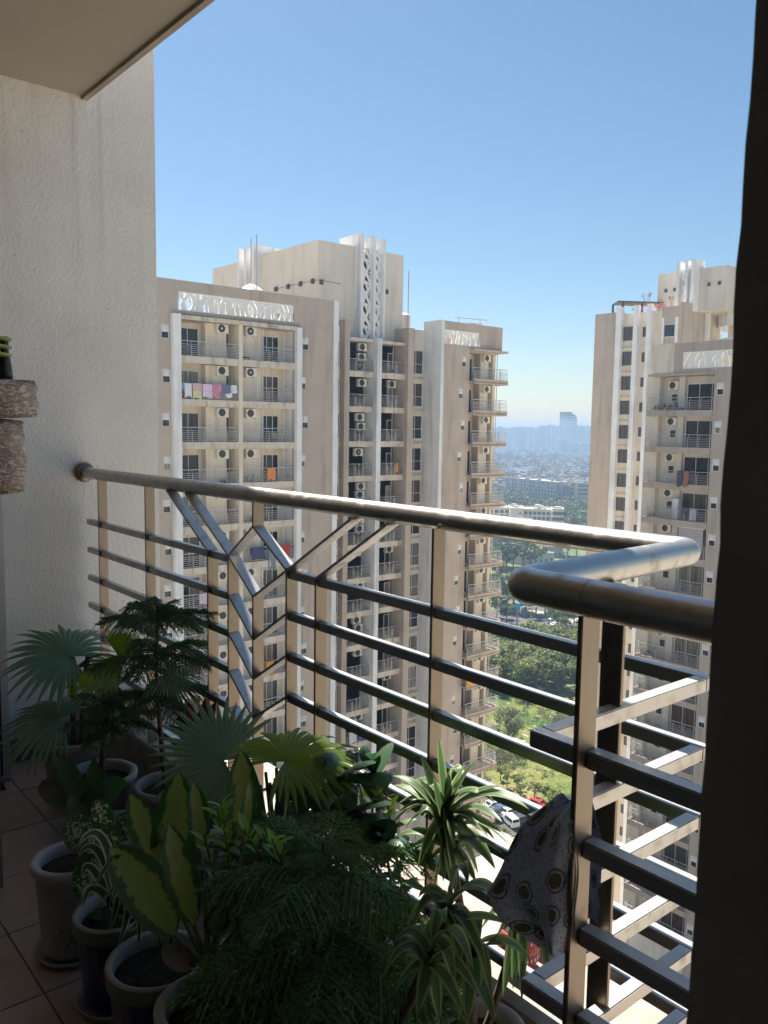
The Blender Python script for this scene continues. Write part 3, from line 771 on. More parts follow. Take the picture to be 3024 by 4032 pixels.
put('lattice_screen', lattice(8.0, 1.36, 21).mesh('lattice_screen', T_LATT), TB, (-38.02, YB+.06, 6.66), fr(1))
_c = MB(); _c.box(-1.5, 0, 0, 6.03, -.16, 0); _c.box(-.14, 0, 0, 6.03, -.28, .22); _c.box(-4.5, -.141, 0, .14, -.28, .22); _c.box(-4.5, -1.501, .141, .6, -.16, 0); BS = _c.mesh('balcony', T_GREY)
_w = MB(); _w.box(-.02, .05, 0, .62, 0, .72); _w2 = MB(); _w2.box(.051, .055, .06, .56, .06, .66)
KW = (_w.mesh('kitchen_window', T_FRAME), _w2.mesh('pane', T_GLASS))
for k in KB:
    z = fl0(k)
    s = put('balcony', BS, TB, (-41.15, YB-.12, z), fr(1)); child(s, 'railing', rail_mesh(5.95, 'bars', (('lo', 2.4),)), (-.07, .02, .22))
    window(TB, 1, (-38.25, YB+1.39, z+.02), 2.9, 2.45, (1, 1, .6), (1,), 'sliding_door')
    o = put('kitchen_window', KW[0], TB, (-39.72, YB+1.39, z+.95), fr(1)); child(o, 'pane', KW[1])
    ac(TB, 1, (-39.85+R.uniform(0, .12), YB+1.25, z+2.02), R.random() < .1, True)
    o = put('small_window', SMW[0], TB, (bw[1-k][0]+.01, YB+.08, z+1.40), fr(1), (1, 1, 1.04)); child(o, 'pane', SMW[1]); child(o, 'exhaust_louvre', SMW[2])
# rear wing at Y = 90.5
YW = 90.5
mb = MB(); mb.box(-66.85, -63.55, YW, YW+14, ZG, 16.3); mb.box(-57.2, -54.9, YW+.0, YW+.4, ZG, 16.3); mb.box(-55.2, -54.9, YW+.401, 96.2, ZG, 16.75)
B(mb, 'wall', T_BROWN)
mb = MB(); mb.box(-63.54, -57.201, YW+.35, YW+14, ZG, 16.0); mb.box(-57.2, -55.21, YW+.41, YW+10, ZG, 16.0)
B(mb, 'window_wall', T_CREAM)
mb = MB()
for x0, x1 in ((-63.53, -62.75), (-61.0, -60.4), (-59.15, -58.6)): mb.box(x0, x1, YW-.25, YW+.349, ZG, 16.85)
mb.box(-57.12, -56.85, YW-.1, YW-.001, 12.0, 15.0); mb.box(-55.35, -54.98, YW-.1, YW-.001, 12.0, 15.0); mb.box(-54.8, -54.4, 96.2, 96.6, 9, 16.8)
B(mb, 'white_fin', T_WHITE)
window(TB, 1, (-56.85, YW-.02, 12.7), 1.5, 1.5, (1,), (1,))
_s2 = MB(); _s2.box(-.02, .2, 0, 1.73, 0, .10); WS = _s2.mesh('sill_band', T_SLAB)
KWg = range(4, -19, -1)
_k = MB(); _k.box(-.03, .05, 0, 1.55, 0, 1.60)
T_BRFR = plain('bronze_frame', (.10, .085, .08), .5)
def bronze(w, h, cols):
    f, p = MB(), MB(); t_ = .06; f.box(-.03, .04, 0, t_, 0, h); f.box(-.03, .04, w-t_, w, 0, h); f.box(-.028, .038, t_, w-t_, 0, t_); f.box(-.028, .038, t_, w-t_, h-t_, h)
    for q in cols: f.box(-.026, .036, w*q-.04, w*q+.04, t_, h-t_)
    p.box(-.02, 0, .02, w-.02, .02, h-.02)
    return f.mesh('window', T_BRFR), p.mesh('pane', T_GLASS2)
m, n, l, p = newmat('tinted_glass'); p.inputs['Base Color'].default_value = (.10, .09, .08, 1); p.inputs['Roughness'].default_value = .1; T_GLASS2 = m
BW1, BW2 = bronze(1.68, 1.7, (.42, .5)), bronze(.66, 1.15, ())
for k in KWg:
    z = fl0(k)
    o = put('window', BW1[0], TB, (-62.72, YW+.32, z+.50), fr(1)); child(o, 'pane', BW1[1])
    o = put('window', BW2[0], TB, (-59.95, YW+.32, z+.82), fr(1)); child(o, 'pane', BW2[1])
    put('sill_band', WS, TB, (-62.74, YW+.34, z-.42), fr(1))
# roof of B: tank house, fins, pergola, plants
mb = MB(); mb.box(-60.5, -51.5, 94.5, 104, 15.9, 21.0); mb.box(-51.49, -44, 97.5, 104, 16.05, 21.2); B(mb, 'core_wall', T_TANK)
mb = MB()
for x0, x1 in ((-57.2, -56.8), (-56.1, -55.75), (-55.3, -54.85)): mb.box(x0, x1, 93.2, 95.5, 15.9, 21.95)
B(mb, 'roof_fin', T_WHITE)
for x, w in ((-56.79, .68), (-55.74, .43)): put('lattice_screen', lattice(w, 5.0, 5, True).mesh('lattice_screen', T_LATT), TB, (x, 93.8, 16.0), fr(1))
for x in (-59.3, -58.1): put('wall_lamp', LAMP, TB, (x, 94.4, 18.9), fr(1))
for x in (-53.6, -52.3): put('wall_lamp', LAMP, TB, (x, 94.4, 19.0), fr(1))
# curved penthouse balcony with white band
mb = MB(); ring = []
for i in range(13):
    a = math.radians(100-i*9); ring.append((-54.3+6.5*math.cos(a)*-1 + 4.5, 104-7.5*math.sin(a)))
for (z0, z1) in ((14.4, 15.9), (11.9, 12.9)):
    mb = MB()
    for (xa, ya), (xb, yb_) in zip(ring[:-1], ring[1:]):
        mb.poly([(xa, ya, z0), (xb, yb_, z0), (xb, yb_, z1), (xa, ya, z1)]); mb.poly([(xa, ya+.3, z0), (xa, ya+.3, z1), (xb, yb_+.3, z1), (xb, yb_+.3, z0)])
        mb.poly([(xa, ya, z1), (xb, yb_, z1), (xb, yb_+.3, z1), (xa, ya+.3, z1)]); mb.poly([(xa, ya, z0), (xa, ya+.3, z0), (xb, yb_+.3, z0), (xb, yb_, z0)])
    B(mb, 'curved_balcony', T_WHITE)
B(MB().box(-54.4, -44, 101, 101.3, 6, 15.8), 'penthouse_wall', T_CREAM)
window(TB, 1, (-53.4, 100.95, 13.0), 4.5, 1.35, (1, 1, 1), (1,))
t = thing('pergola', (-62.5, 92.5, 16.3), 'dark flat topped pergola on the roof corner of the right tower', 'pergola')
MB().bar((-64.3, 91.0, 17.55), (-60.6, 95.2, 17.45), 3.0, .16, (1, -.6, 0)).build('canopy', T_LAMP, t)
for x, y in ((-65.0, 91.6), (-63.2, 91.1), (-62.0, 93.5)): MB().box(x-.1, x+.1, y-.1, y+.1, 16, 17.5).build('leg', T_LAMP, t)
for (x, y, lab) in ((-60.6, 92.6, 'bare leafless shrub on the right tower roof, left of its tank house'), (-57.5, 93.0, 'small bare shrub on the right tower roof in front of its tank house')):
    t = thing('bare_tree', (x, y, 16), lab, 'shrub')
    mb = MB(); rr = random.Random(int(x*10))
    def br(p, d, L, r_, lev):
        q = p+d*L; mb.tube([p, q], [r_, r_*.7], 5)
        if lev:
            for _ in range(3): br(q, (d+Vector((rr.uniform(-.7, .7), rr.uniform(-.7, .7), rr.uniform(0, .5)))).normalized(), L*.72, r_*.65, lev-1)
    br(Vector((x, y, 16)), Vector((0, 0, 1)), .95 if x < -60 else .7, .05, 4)
    mb.build('trunk', plain('bare_bark', (.28, .22, .18), .9), t)
FLW = plain('pink_flower', (.55, .16, .18), .7)
for (x, w_, lab) in ((-61.2, 1.3, 'pink flowering shrub at the parapet under the bare tree'), (-58.2, 1.5, 'wider pink flowering shrub at the parapet right of the bare tree')):
    t = thing('flowering_shrub', (x, 91.6, 16), lab, 'shrub')
    mb = MB(); rr = random.Random(3)
    for _ in range(110):
        c = Vector((x+rr.gauss(0, w_*.28), 91.6+rr.gauss(0, .25), 16.45+abs(rr.gauss(0, .25)))); d = .06
        q = Matrix.Rotation(rr.uniform(0, 6), 3, Vector((rr.random(), rr.random(), rr.random())).normalized())
        mb.poly([c+q@Vector(v)*d for v in ((-1, -1, 0), (1, -1, 0), (1, 1, 0), (-1, 1, 0))])
    mb.build('blossoms', FLW, t)
# ------------------------------------------------------------------ washing and odds and ends on the neighbours' balconies
C_BLK = plain('bicycle_black', (.03, .03, .03), .6); C_BLUE = plain('bicycle_blue', (.05, .2, .35), .4)
_cm = {}
def cmat(c):
    if c not in _cm: _cm[c] = mat('cloth_%d' % len(_cm), c, .9, var=.12, scale=9)
    return _cm[c]
def hung(ax, u, z, w, h, c, lab, pl, grp='washing on the balconies', name='hanging_cloth'):
    """cloth over a rail on a facade plane; u = left edge seen from outside"""
    P_ = (lambda a, zz, d: (pl+d, u+a, zz)) if ax == 0 else (lambda a, zz, d: (u+a, pl-d, zz))
    t = tag(put(name, None, None, P_(w/2, z, 0)), lab, 'washing', grp); rr = random.Random(int(u*100+z*10))
    rows = []
    for i in range(7):
        f = i/6; row = []
        for j in range(9):
            s = j/8; row.append(P_(w*s+.02*f*math.sin(j), z-h*f*(1+.06*math.sin(s*5+u)), .03+.03*math.sin(s*8+u)*f))
        rows.append(row)
    mb = MB(); mb.grid(rows); mb.grid([[(x-(.02 if ax == 0 else 0), y+(.02 if ax else 0), zz) for x, y, zz in r_] for r_ in rows][::-1])
    mb.grid([rows[0], [(x-(.22 if ax == 0 else 0), y+(.22 if ax else 0), zz) for x, y, zz in rows[0]], [(x-(.24 if ax == 0 else 0), y+(.24 if ax else 0), zz-h*.6) for x, y, zz in rows[0]]])
    mb.build('cloth', cmat(c), t); return t
RT = lambda k: FH*k+.23+1.08
X0 = -54.93
for i, (u, w, h, c, lab) in enumerate(((26.95, .32, .45, (.22, .38, .62), 'small blue cloth at the left end of the busy washing rail'), (27.15, .55, .95, (.75, .75, .78), 'white shirt beside the blue cloth on the busy washing rail'), (27.75, .75, .55, (.62, .42, .44), 'dusty pink towel folded on the busy washing rail'), (27.8, .70, 1.05, (.66, .64, .38), 'pale yellow shirt hanging under the dusty pink towel'), (28.6, .62, .40, (.50, .05, .12), 'crimson cloth in the middle of the busy washing rail'), (28.55, .75, .95, (.70, .58, .74), 'lilac shirt under the crimson cloth'), (29.3, .80, .50, (.72, .34, .50), 'bright pink towel on the busy washing rail'), (29.35, .55, .95, (.62, .24, .36), 'rose garment hanging below the bright pink towel'), (30.1, .70, .62, (.14, .18, .30), 'navy cloth towards the right end of the busy washing rail'), (30.45, .5, .9, (.74, .74, .77), 'white garment right of the navy cloth'), (30.9, .45, .6, (.70, .70, .72), 'white cloth at the right end of the busy washing rail'))):
    hung(0, u, RT(1)+(.02 if i % 2 else .05), w, h, c, lab, X0+.03*(i % 3))
for (u, k, w, h, c, lab) in ((34.0, -1, .75, .95, (.72, .26, .10), 'orange towel on the fourth balcony from the top, right of the middle column'), (34.1, -3, .7, 1.9, (.22, .24, .28), 'long grey striped sheet hanging below its rail behind the diamond of bars'), (32.6, -3, 1.1, .9, (.06, .08, .16), 'dark blue cloth left of the long grey sheet'), (35.2, -3, .9, .8, (.42, .06, .06), 'red cloth right of the long grey sheet'), (33.9, -6, .7, 1.2, (.55, .28, .06), 'ochre shirt on a lower balcony seen between the slanted bars'), (33.2, -8, 1.0, 1.1, (.62, .60, .60), 'white sheet on a lower balcony between the steel posts'), (28.2, -4, .6, .8, (.60, .50, .58), 'pale mauve cloth on a balcony behind the left slanted bars')):
    hung(0, u, RT(k), w, h, c, lab, X0)
for (u, k, w, h, c, lab) in ((49.6, -1, .28, .85, (.70, .28, .06), 'orange and white cloth on a mid bay rail under the tank house'), (44.6, -9, .8, 1.0, (.60, .60, .66), 'white patterned cloth on a low mid bay balcony'), (45.7, -9, .9, .9, (.05, .10, .35), 'royal blue cloth next to the white one on a low mid bay balcony')):
    hung(0, u, RT(k), w, h, c, lab, -58.02)
hung(0, 58.75, RT(-8), .8, 1.25, (.80, .36, .02), 'bright amber cloth over a corner balcony rail of the left tower', -57.18)
for (u, k, w, h, c, lab) in ((-39.6, -3, .55, .85, (.42, .36, .62), 'purple towel on the right tower rail beside the near handrail'), (-38.9, -3, .65, .85, (.50, .46, .66), 'lilac towel right of the purple one on the right tower'), (-37.3, -2, .6, .45, (.10, .10, .11), 'dark cloth on a right tower balcony rail'), (-36.6, -2, .6, .95, (.36, .38, .42), 'grey cloth on a right tower balcony rail'), (-37.9, -1, .5, 1.3, (.07, .08, .12), 'dark garment hanging inside a right tower balcony'), (-37.3, -1, .45, 1.3, (.34, .14, .10), 'rust coloured garment beside the dark one on the right tower')):
    hung(1, u, RT(k), w, h, c, lab, YB-.15)
# planters, chairs, cabinet
def pot_plant(x, y, z, s, lab, seed):
    t = thing('balcony_plant', (x, y, z), lab, 'potted plant', 'plants on the neighbours balconies'); rr = random.Random(seed)
    MB().lathe([(0, 0), (.13*s, 0), (.17*s, .3*s), (.15*s, .3*s)], (x, y, z), 10).build('pot', cmat((.30, .16, .10)), t)
    mb = MB()
    for _ in range(46):
        d = Vector((rr.gauss(0, 1), rr.gauss(0, 1), abs(rr.gauss(.6, .7)))).normalized(); p = Vector((x, y, z+.3*s)); q = p+d*s*rr.uniform(.25, .6); n_ = d.cross(Vector((rr.random(), rr.random(), rr.random()))).normalized()*.05*s
        mb.poly([p+d*.1, q*.5+p*.5-n_, q, q*.5+p*.5+n_])
    mb.build('leaves', L_NB, t)
L_NB = plain('balcony_greens', (.05, .09, .035), .6)
for i, (x, y, k, s, lab) in enumerate(((-55.2, 27.6, -1, 1.1, 'leafy plant behind the rail of the fourth balcony, left bay'), (-55.2, 28.4, -1, .8, 'smaller plant next to the leafy one, fourth balcony, left bay'), (-55.2, 30.4, -1, .9, 'plant at the right end of the fourth balcony, left bay'), (-55.3, 33.0, -2, .9, 'bushy plant on the balcony just above the handrail'), (-58.2, 45.2, 2, 1.0, 'dark plant on the top mid bay balcony'), (-58.2, 49.0, 2, 1.0, 'plant on the top balcony right of the white fin'), (-57.4, 61.0, -3, .8, 'low plant on a corner balcony of the left tower'), (-57.4, 60.0, -6, .9, 'pot plant among many on a low corner balcony'), (-57.4, 61.6, -6, 1.0, 'bigger pot plant on a low corner balcony'))):
    pot_plant(x, y, FH*k, s, lab, i)
for i, (x, y, k, s, lab) in enumerate(((-40.3, 63.75, 1, 1.1, 'plant at the rounded left end of the top right-tower balcony'), (-39.5, 63.8, 1, 1.3, 'taller plant on the top right-tower balcony'), (-40.4, 63.8, -2, .9, 'plant at the left end of a right-tower balcony'), (-40.2, 63.8, -6, 1.1, 'plant on a low right-tower balcony'))):
    pot_plant(x, y, FH*k, s, lab, 20+i)
def chair(x, y, z, rz, c, lab):
    t = thing('chair', (x, y, z), lab, 'chair', 'chairs on the neighbours balconies'); t.rotation_euler = (0, 0, rz); m_ = cmat(c)
    child(t, 'seat', MB().box(-.25, .25, -.25, .25, .42, .46).mesh('seat', m_)); child(t, 'backrest', MB().bar((-.25, 0, .46), (-.34, 0, .95), .48, .04, (0, 1, 0)).mesh('backrest', m_))
    for a in (-.22, .22):
        for b_ in (-.22, .22): child(t, 'leg', MB().box(a-.02, a+.02, b_-.02, b_+.02, 0, .42).mesh('leg', m_))
for (x, y, k, c, lab) in ((-55.5, 32.4, 2, (.05, .05, .06), 'dark chair at the left end of the top right-bay balcony'), (-55.6, 34.7, 2, (.09, .08, .08), 'dark chair before the glass door of the top right bay'), (-55.5, 28.0, 2, (.08, .08, .09), 'dark chair behind the top left-bay rail'), (-55.5, 35.2, 0, (.35, .28, .2), 'light chair before the door, third balcony of the right bay'), (-58.7, 62.0, 2, (.1, .1, .1), 'dark chair on the top corner balcony'), (-38.6, 64.3, 1, (.06, .06, .07), 'dark chair on the top right-tower balcony'), (-39.9, 64.3, -5, (.05, .05, .06), 'round backed dark chair on a lower right-tower balcony')):
    chair(x, y, FH*k, R.uniform(-.5, .5), c, lab)
t = thing('cabinet', (-38.3, 64.2, FH*-2), 'white cabinet standing on a right-tower balcony', 'cabinet')
MB().box(-38.55, -38.05, 63.95, 64.4, FH*-2, FH*-2+1.95).build('carcass', T_FRAME, t); MB().box(-38.54, -38.31, 63.93, 63.949, FH*-2+.05, FH*-2+1.9).build('door', T_FRAME, t); MB().box(-38.29, -38.06, 63.93, 63.949, FH*-2+.05, FH*-2+1.9).build('door', T_FRAME, t)
t = thing('roller_screen', (-36.6, 63.6, FH*-3), 'pale mauve sun screen across a right-tower balcony', 'screen')
MB().box(-37.6, -35.4, 63.52, 63.55, FH*-3+.9, FH*-3+2.7).build('cloth', cmat((.42, .38, .40)), t); MB().tube([(-37.7, 63.53, FH*-3+2.72), (-35.3, 63.53, FH*-3+2.72)], .04, 6).build('roller', T_FRAME, t)
t = thing('bicycle', (-55.4, 32.6, FH*-1), 'small bicycle leaning behind the rail, fourth balcony of the right bay', 'bicycle'); z = FH*-1
for y in (32.2, 33.1): MB().tube([(-55.3, y+.3*math.cos(a), z+.31+.3*math.sin(a)) for a in [i*math.pi/10 for i in range(21)]], .025, 5, cap=False).build('wheel', C_BLK, t)
MB().bar((-55.3, 32.2, z+.31), (-55.3, 32.5, z+.75), .04, .04, (1, 0, 0)).bar((-55.3, 32.5, z+.75), (-55.3, 32.95, z+.75), .04, .04, (1, 0, 0)).bar((-55.3, 33.1, z+.31), (-55.3, 32.93, z+.95), .04, .04, (1, 0, 0)).bar((-55.3, 32.65, z+.3), (-55.3, 32.95, z+.74), .04, .04, (1, 0, 0)).build('frame', C_BLUE, t)
# ------------------------------------------------------------------ ground, roads, park
def G(fx, fy, z=ZG):
    p = at(fx, fy, 2, z); return p
z5 = lambda x, y: G(1880+x/3.318, 2150+y/3.318)
z6 = lambda x, y: G(1880+x/3.318, 2700+y/3.318)
zf = lambda x, y: G(1900+x/3.318, 1550+y/3.318)
G_M = mat('earth', (.50, .44, .36), .95, scale=.03, c2=(.36, .33, .25), detail=8)
def grass_mat():
    m, n, l, p = newmat('lawn_grass'); p.inputs['Roughness'].default_value = .95; p.inputs['Specular IOR Level'].default_value = .2
    g = n.new('ShaderNodeNewGeometry')
    a = n.new('ShaderNodeTexNoise'); a.inputs['Scale'].default_value = .10; a.inputs['Detail'].default_value = 8; a.inputs['Roughness'].default_value = .65; l.new(g.outputs['Position'], a.inputs['Vector'])
    r_ = n.new('ShaderNodeValToRGB'); e = r_.color_ramp.elements
    e[0].position = .36; e[0].color = (.055, .105, .018, 1); e[1].position = .70; e[1].color = (.26, .20, .10, 1)
    x = e.new(.50); x.color = (.125, .15, .035, 1); x = e.new(.60); x.color = (.19, .18, .06, 1)
    l.new(a.outputs['Fac'], r_.inputs[0])
    b_ = n.new('ShaderNodeTexNoise'); b_.inputs['Scale'].default_value = 1.3; b_.inputs['Detail'].default_value = 6; l.new(g.outputs['Position'], b_.inputs['Vector'])
    mr = n.new('ShaderNodeMapRange'); mr.inputs[1].default_value = .3; mr.inputs[2].default_value = .7; mr.inputs[3].default_value = .6; mr.inputs[4].default_value = 1.35; l.new(b_.outputs['Fac'], mr.inputs[0])
    mx = n.new('ShaderNodeMixRGB'); mx.blend_type = 'MULTIPLY'; mx.inputs[0].default_value = 1; l.new(r_.outputs[0], mx.inputs[1]); l.new(mr.outputs[0], mx.inputs[2])
    l.new(mx.outputs[0], p.inputs['Base Color']); return m
M_LAWN = grass_mat()
M_ASPH = mat('asphalt', (.085, .082, .08), .9, var=.2, scale=.5)
M_PAVE = mat('paving', (.50, .44, .37), .9, var=.14, scale=.4, dirt=((.25, .2, .16), .6, .3, (1, 1, 1)))
M_SAND = mat('dusty_verge', (.34, .28, .20), .95, var=.2, scale=.3)
b = MB(); b.box(-8800, 5800, -2300, 8800, ZG-1, ZG); structure('ground', b, G_M)
def sheet(name, pts, m, h):
    mb = MB(); mb.poly([(x, y, ZG+h) for x, y in pts]); return structure(name, mb, m)
sheet('lawn', [(-60, 114), (-60, 170), (-210, 170), (-210, 114)], M_LAWN, .004)
M_SCRUB = mat('scrub_grass', (.17, .18, .075), .95, scale=.05, c2=(.08, .11, .035), detail=8)
sheet('park_ground', [(-60, 170.2), (-60, 420), (-330, 420), (-240, 170.2)], M_SCRUB, .003)
sheet('pavement', [(-20, 60), (-20, 101.5), (-160, 101.5), (-160, 60)], M_PAVE, .012)
sheet('road', [(-20, 101.8), (-20, 113.2), (-200, 113.2), (-200, 101.8)], M_ASPH, .008)
mb = MB(); mb.box(-160, -20, 101.45, 101.75, ZG, ZG+.14); structure('kerb', mb, M_PAVE)
sheet('road', [(-166, 200), (-160, 262), (-215, 262), (-205, 200)], M_ASPH, .008)
sheet('road', [(-216, 245), (-216, 256), (-420, 275), (-420, 262)], M_ASPH, .0085)
sheet('verge', [(-150, 236), (-150, 245), (-215, 240), (-215, 233)], M_SAND, .014)
sheet('verge', [(-230, 262), (-230, 275), (-330, 300), (-330, 285)], M_SAND, .012)
# ------------------------------------------------------------------ trees
def leafmat(name, a, b_, tr=.25):
    m, n, l, p = newmat(name)
    oi = n.new('ShaderNodeObjectInfo'); g = n.new('ShaderNodeNewGeometry')
    no = n.new('ShaderNodeTexNoise'); no.inputs['Scale'].default_value = .55; no.inputs['Detail'].default_value = 6; l.new(g.outputs['Position'], no.inputs['Vector'])
    ad = n.new('ShaderNodeMath'); ad.operation = 'MULTIPLY_ADD'; ad.inputs[1].default_value = .5; l.new(oi.outputs['Random'], ad.inputs[0]); 
    sc = n.new('ShaderNodeMath'); sc.operation = 'MULTIPLY_ADD'; sc.inputs[1].default_value = 1.4; sc.inputs[2].default_value = -.45; l.new(no.outputs['Fac'], sc.inputs[0]); l.new(sc.outputs[0], ad.inputs[2])
    r_ = n.new('ShaderNodeValToRGB'); r_.color_ramp.elements[0].color = (*a, 1); r_.color_ramp.elements[1].color = (*b_, 1); l.new(ad.outputs[0], r_.inputs[0])
    l.new(r_.outputs[0], p.inputs['Base Color']); p.inputs['Roughness'].default_value = .6; p.inputs['Specular IOR Level'].default_value = .3
    t = n.new('ShaderNodeBsdfTranslucent'); l.new(r_.outputs[0], t.inputs['Color']); mx = n.new('ShaderNodeMixShader'); mx.inputs[0].default_value = tr
    l.new(p.outputs[0], mx.inputs[1]); l.new(t.outputs[0], mx.inputs[2]); l.new(mx.outputs[0], n['Material Output'].inputs['Surface'])
    return m
L_PARK = leafmat('park_leaves', (.07, .115, .022), (.27, .285, .075), .38)
L_OLIVE = leafmat('olive_leaves', (.09, .105, .048), (.24, .245, .11), .38)
L_YELL = leafmat('yellowing_leaves', (.10, .10, .02), (.38, .29, .05))
L_FAR = leafmat('far_leaves', (.04, .075, .018), (.16, .18, .055))
M_BARK = mat('bark', (.13, .10, .075), .95, var=.25, scale=3)
def crown_mesh(seed, n, rx, rz, leaf, mat_, lumps=15, droop=False):
    r_ = random.Random(seed); mb = MB(); cs = []
    for _ in range(lumps):
        a = r_.uniform(0, 6.283); q = math.sqrt(r_.random())*.88; h = r_.uniform(-.6, .8)
        cs.append((Vector((rx*q*math.cos(a), rx*q*math.sin(a), rz*h*(1-.4*q))), r_.uniform(.18, .42)*rx))
    for _ in range(n):
        c, s_ = r_.choice(cs)
        d = Vector((r_.gauss(0, 1), r_.gauss(0, 1), r_.gauss(0, 1)+.25)).normalized()
        p = c+d*s_*(r_.random()**.35)
        k = leaf*r_.uniform(.6, 1.35)
        nrm = (d+Vector((r_.gauss(0, .5), r_.gauss(0, .5), r_.gauss(.3, .5)))).normalized()
        t = nrm.cross(Vector((r_.random(), r_.random(), r_.random()-.5))).normalized(); bt = nrm.cross(t)
        mb.poly([p-t*k, p+bt*k*.55, p+t*k, p-bt*k*.55])
    return mb.mesh('crown', mat_)
def trunk_mesh(seed, h, r0_, spread):
    r_ = random.Random(seed); mb = MB()
    mb.tube([(0, 0, -.3), (r_.gauss(0, .08), r_.gauss(0, .08), h*.5), (r_.gauss(0, .15), r_.gauss(0, .15), h)], [r0_, r0_*.75, r0_*.5], 7)
    for i in range(5):
        a = i*1.26+r_.random(); z = h*r_.uniform(.6, .95)
        mb.tube([(0, 0, z), (spread*.5*math.cos(a), spread*.5*math.sin(a), z+spread*.45), (spread*math.cos(a), spread*math.sin(a), z+spread*.9)], [r0_*.4, r0_*.28, r0_*.1], 5)
    return mb.mesh('trunk', M_BARK)
CR = {'park': [crown_mesh(i, 1500, 3.6, 2.7, .30, L_PARK) for i in range(4)],
      'olive': [crown_mesh(20+i, 2600, 4.1, 3.4, .22, L_OLIVE, 13) for i in range(2)],
      'yellow': [crown_mesh(30+i, 900, 2.2, 2.0, .24, L_YELL) for i in range(2)],
      'small': [crown_mesh(40+i, 700, 2.1, 1.9, .26, L_PARK) for i in range(3)],
      'far': [crown_mesh(50+i, 420, 4.2, 3.0, .62, L_FAR) for i in range(3)]}
TR = [trunk_mesh(i, 3.6, .24, 1.7) for i in range(3)]
def tree(p, kind, s, label, group, lift=5.2):
    t = thing('tree', (p[0], p[1], ZG), label, 'tree', group)
    a = R.uniform(0, 6.28)
    put('trunk', R.choice(TR), t, None, (0, 0, a), s)
    put('crown', R.choice(CR[kind]), t, (p[0], p[1], ZG+lift*s), (R.uniform(-.1, .1), R.uniform(-.1, .1), a), (s*R.uniform(.9, 1.1), s*R.uniform(.9, 1.1), s*R.uniform(.85, 1.15)))
    return t
tree(z6(400, 770), 'olive', 1.05, 'round grey-green tree standing alone on the lawn beside the left tower', None, 4.4)
rt = random.Random(5)
# wood behind the lawn
n_ = 0
for i in range(900):
    fx, fy = rt.uniform(1850, 2420), rt.uniform(2570, 2735)
    p = G(fx, fy)
    if p.x > -118 or p.x < -200: continue
    if any((p-q).length < 3.7 for q in globals().setdefault('_wood', [])): continue
    _wood.append(p)
    tree(p, 'yellow' if rt.random() < .10 else 'park', rt.uniform(1.15, 1.65), 'green tree in the dense wood at the far edge of the lawn', 'trees of the wood behind the lawn', 3.6)
    n_ += 1
    if n_ > 110: break
# more trees round the crossing
for (x, y, k, s, lab) in ((380, 1010, 'far', .9, 0), (240, 760, 'far', 1.5, 0), (340, 830, 'far', 1.6, 0), (470, 760, 'far', 1.5, 0), (620, 860, 'far', 1.5, 0), (760, 900, 'far', 1.4, 0), (880, 880, 'far', 1.3, 0), (1010, 880, 'far', 1.2, 0), (250, 930, 'far', 1.2, 0),
                        (1100, 1090, 'park', 1.2, 1), (1180, 1060, 'park', 1.1, 1), (1260, 1080, 'park', 1.2, 1), (1330, 1080, 'small', 1.3, 1), (1060, 1170, 'small', 1.2, 1), (1140, 1200, 'small', 1.1, 1), (1240, 1210, 'olive', .6, 1), (1330, 1230, 'olive', .6, 1), (240, 1250, 'far', .8, 1),
                        (380, 260, 'far', 1.7, 2), (470, 300, 'far', 1.7, 2), (290, 300, 'far', 1.5, 2), (600, 270, 'far', 1.6, 2), (690, 280, 'far', 1.4, 2), (800, 230, 'far', 1.1, 2), (230, 330, 'far', 1.2, 2), (250, 410, 'far', 1.0, 2), (560, 60, 'far', 1.3, 2), (780, 80, 'far', 1.5, 2), (900, 60, 'far', 1.6, 2), (1050, 120, 'far', 1.5, 2), (1180, 160, 'far', 1.5, 2), (1300, 130, 'far', 1.6, 2)):
    tree(z5(x, y), k, s, ('dark tree along the far side of the road crossing', 'roadside tree between the crossing and the wood', 'hazy tree in front of the dark half-hidden building')[lab], ('trees beyond the crossing', 'roadside trees by the crossing', 'trees before the dark building')[lab])
# hedge of dark trees between lawn and parked cars
for i in range(15):
    x = -112+i*2.5; p = Vector((x+rt.uniform(-.8, .8), 115.6+rt.uniform(-1.2, 1.6), 0))
    k = rt.choice(['small', 'small', 'park', 'yellow'])
    tree(p, k, rt.uniform(.42, .68), 'small yellowing tree in the row behind the parked cars' if k == 'yellow' else 'dark green tree in the row behind the parked cars', 'tree row behind the parked cars', 4.2)
# low bushes on the lawn and the planted strip
def bushes(name, pts, m, kind='stuff', seed=1, size=.6, leaf=.16, n=26):
    r_ = random.Random(seed); mb = MB()
    for (x, y, s_) in pts:
        for _ in range(int(n*s_)):
            d = Vector((r_.gauss(0, .5), r_.gauss(0, .5), abs(r_.gauss(0, .45)))); p = Vector((x, y, ZG))+d*size*s_
            t = Vector((r_.gauss(0, 1), r_.gauss(0, 1), r_.gauss(0, 1))).normalized(); bt = t.cross(Vector((r_.random(), r_.random(), r_.random()))).normalized(); k = leaf*r_.uniform(.6, 1.4)
            mb.poly([p-t*k, p+bt*k*.6, p+t*k, p-bt*k*.6])
    return tag(mb.build(name, m), kind=kind)
pts = [(rt.uniform(-135, -85), rt.uniform(118, 158), rt.uniform(.5, 1.5)) for _ in range(420)]
pts += [(lambda q: (q.x, q.y, 1.8))(z6(rt.gauss(300, 150), rt.gauss(950, 80))) for _ in range(90)]
pts += [(lambda q: (q.x, q.y, 1.6))(z6(rt.gauss(1120, 150), rt.gauss(460, 60))) for _ in range(80)]
bushes('undergrowth', pts, L_OLIVE)
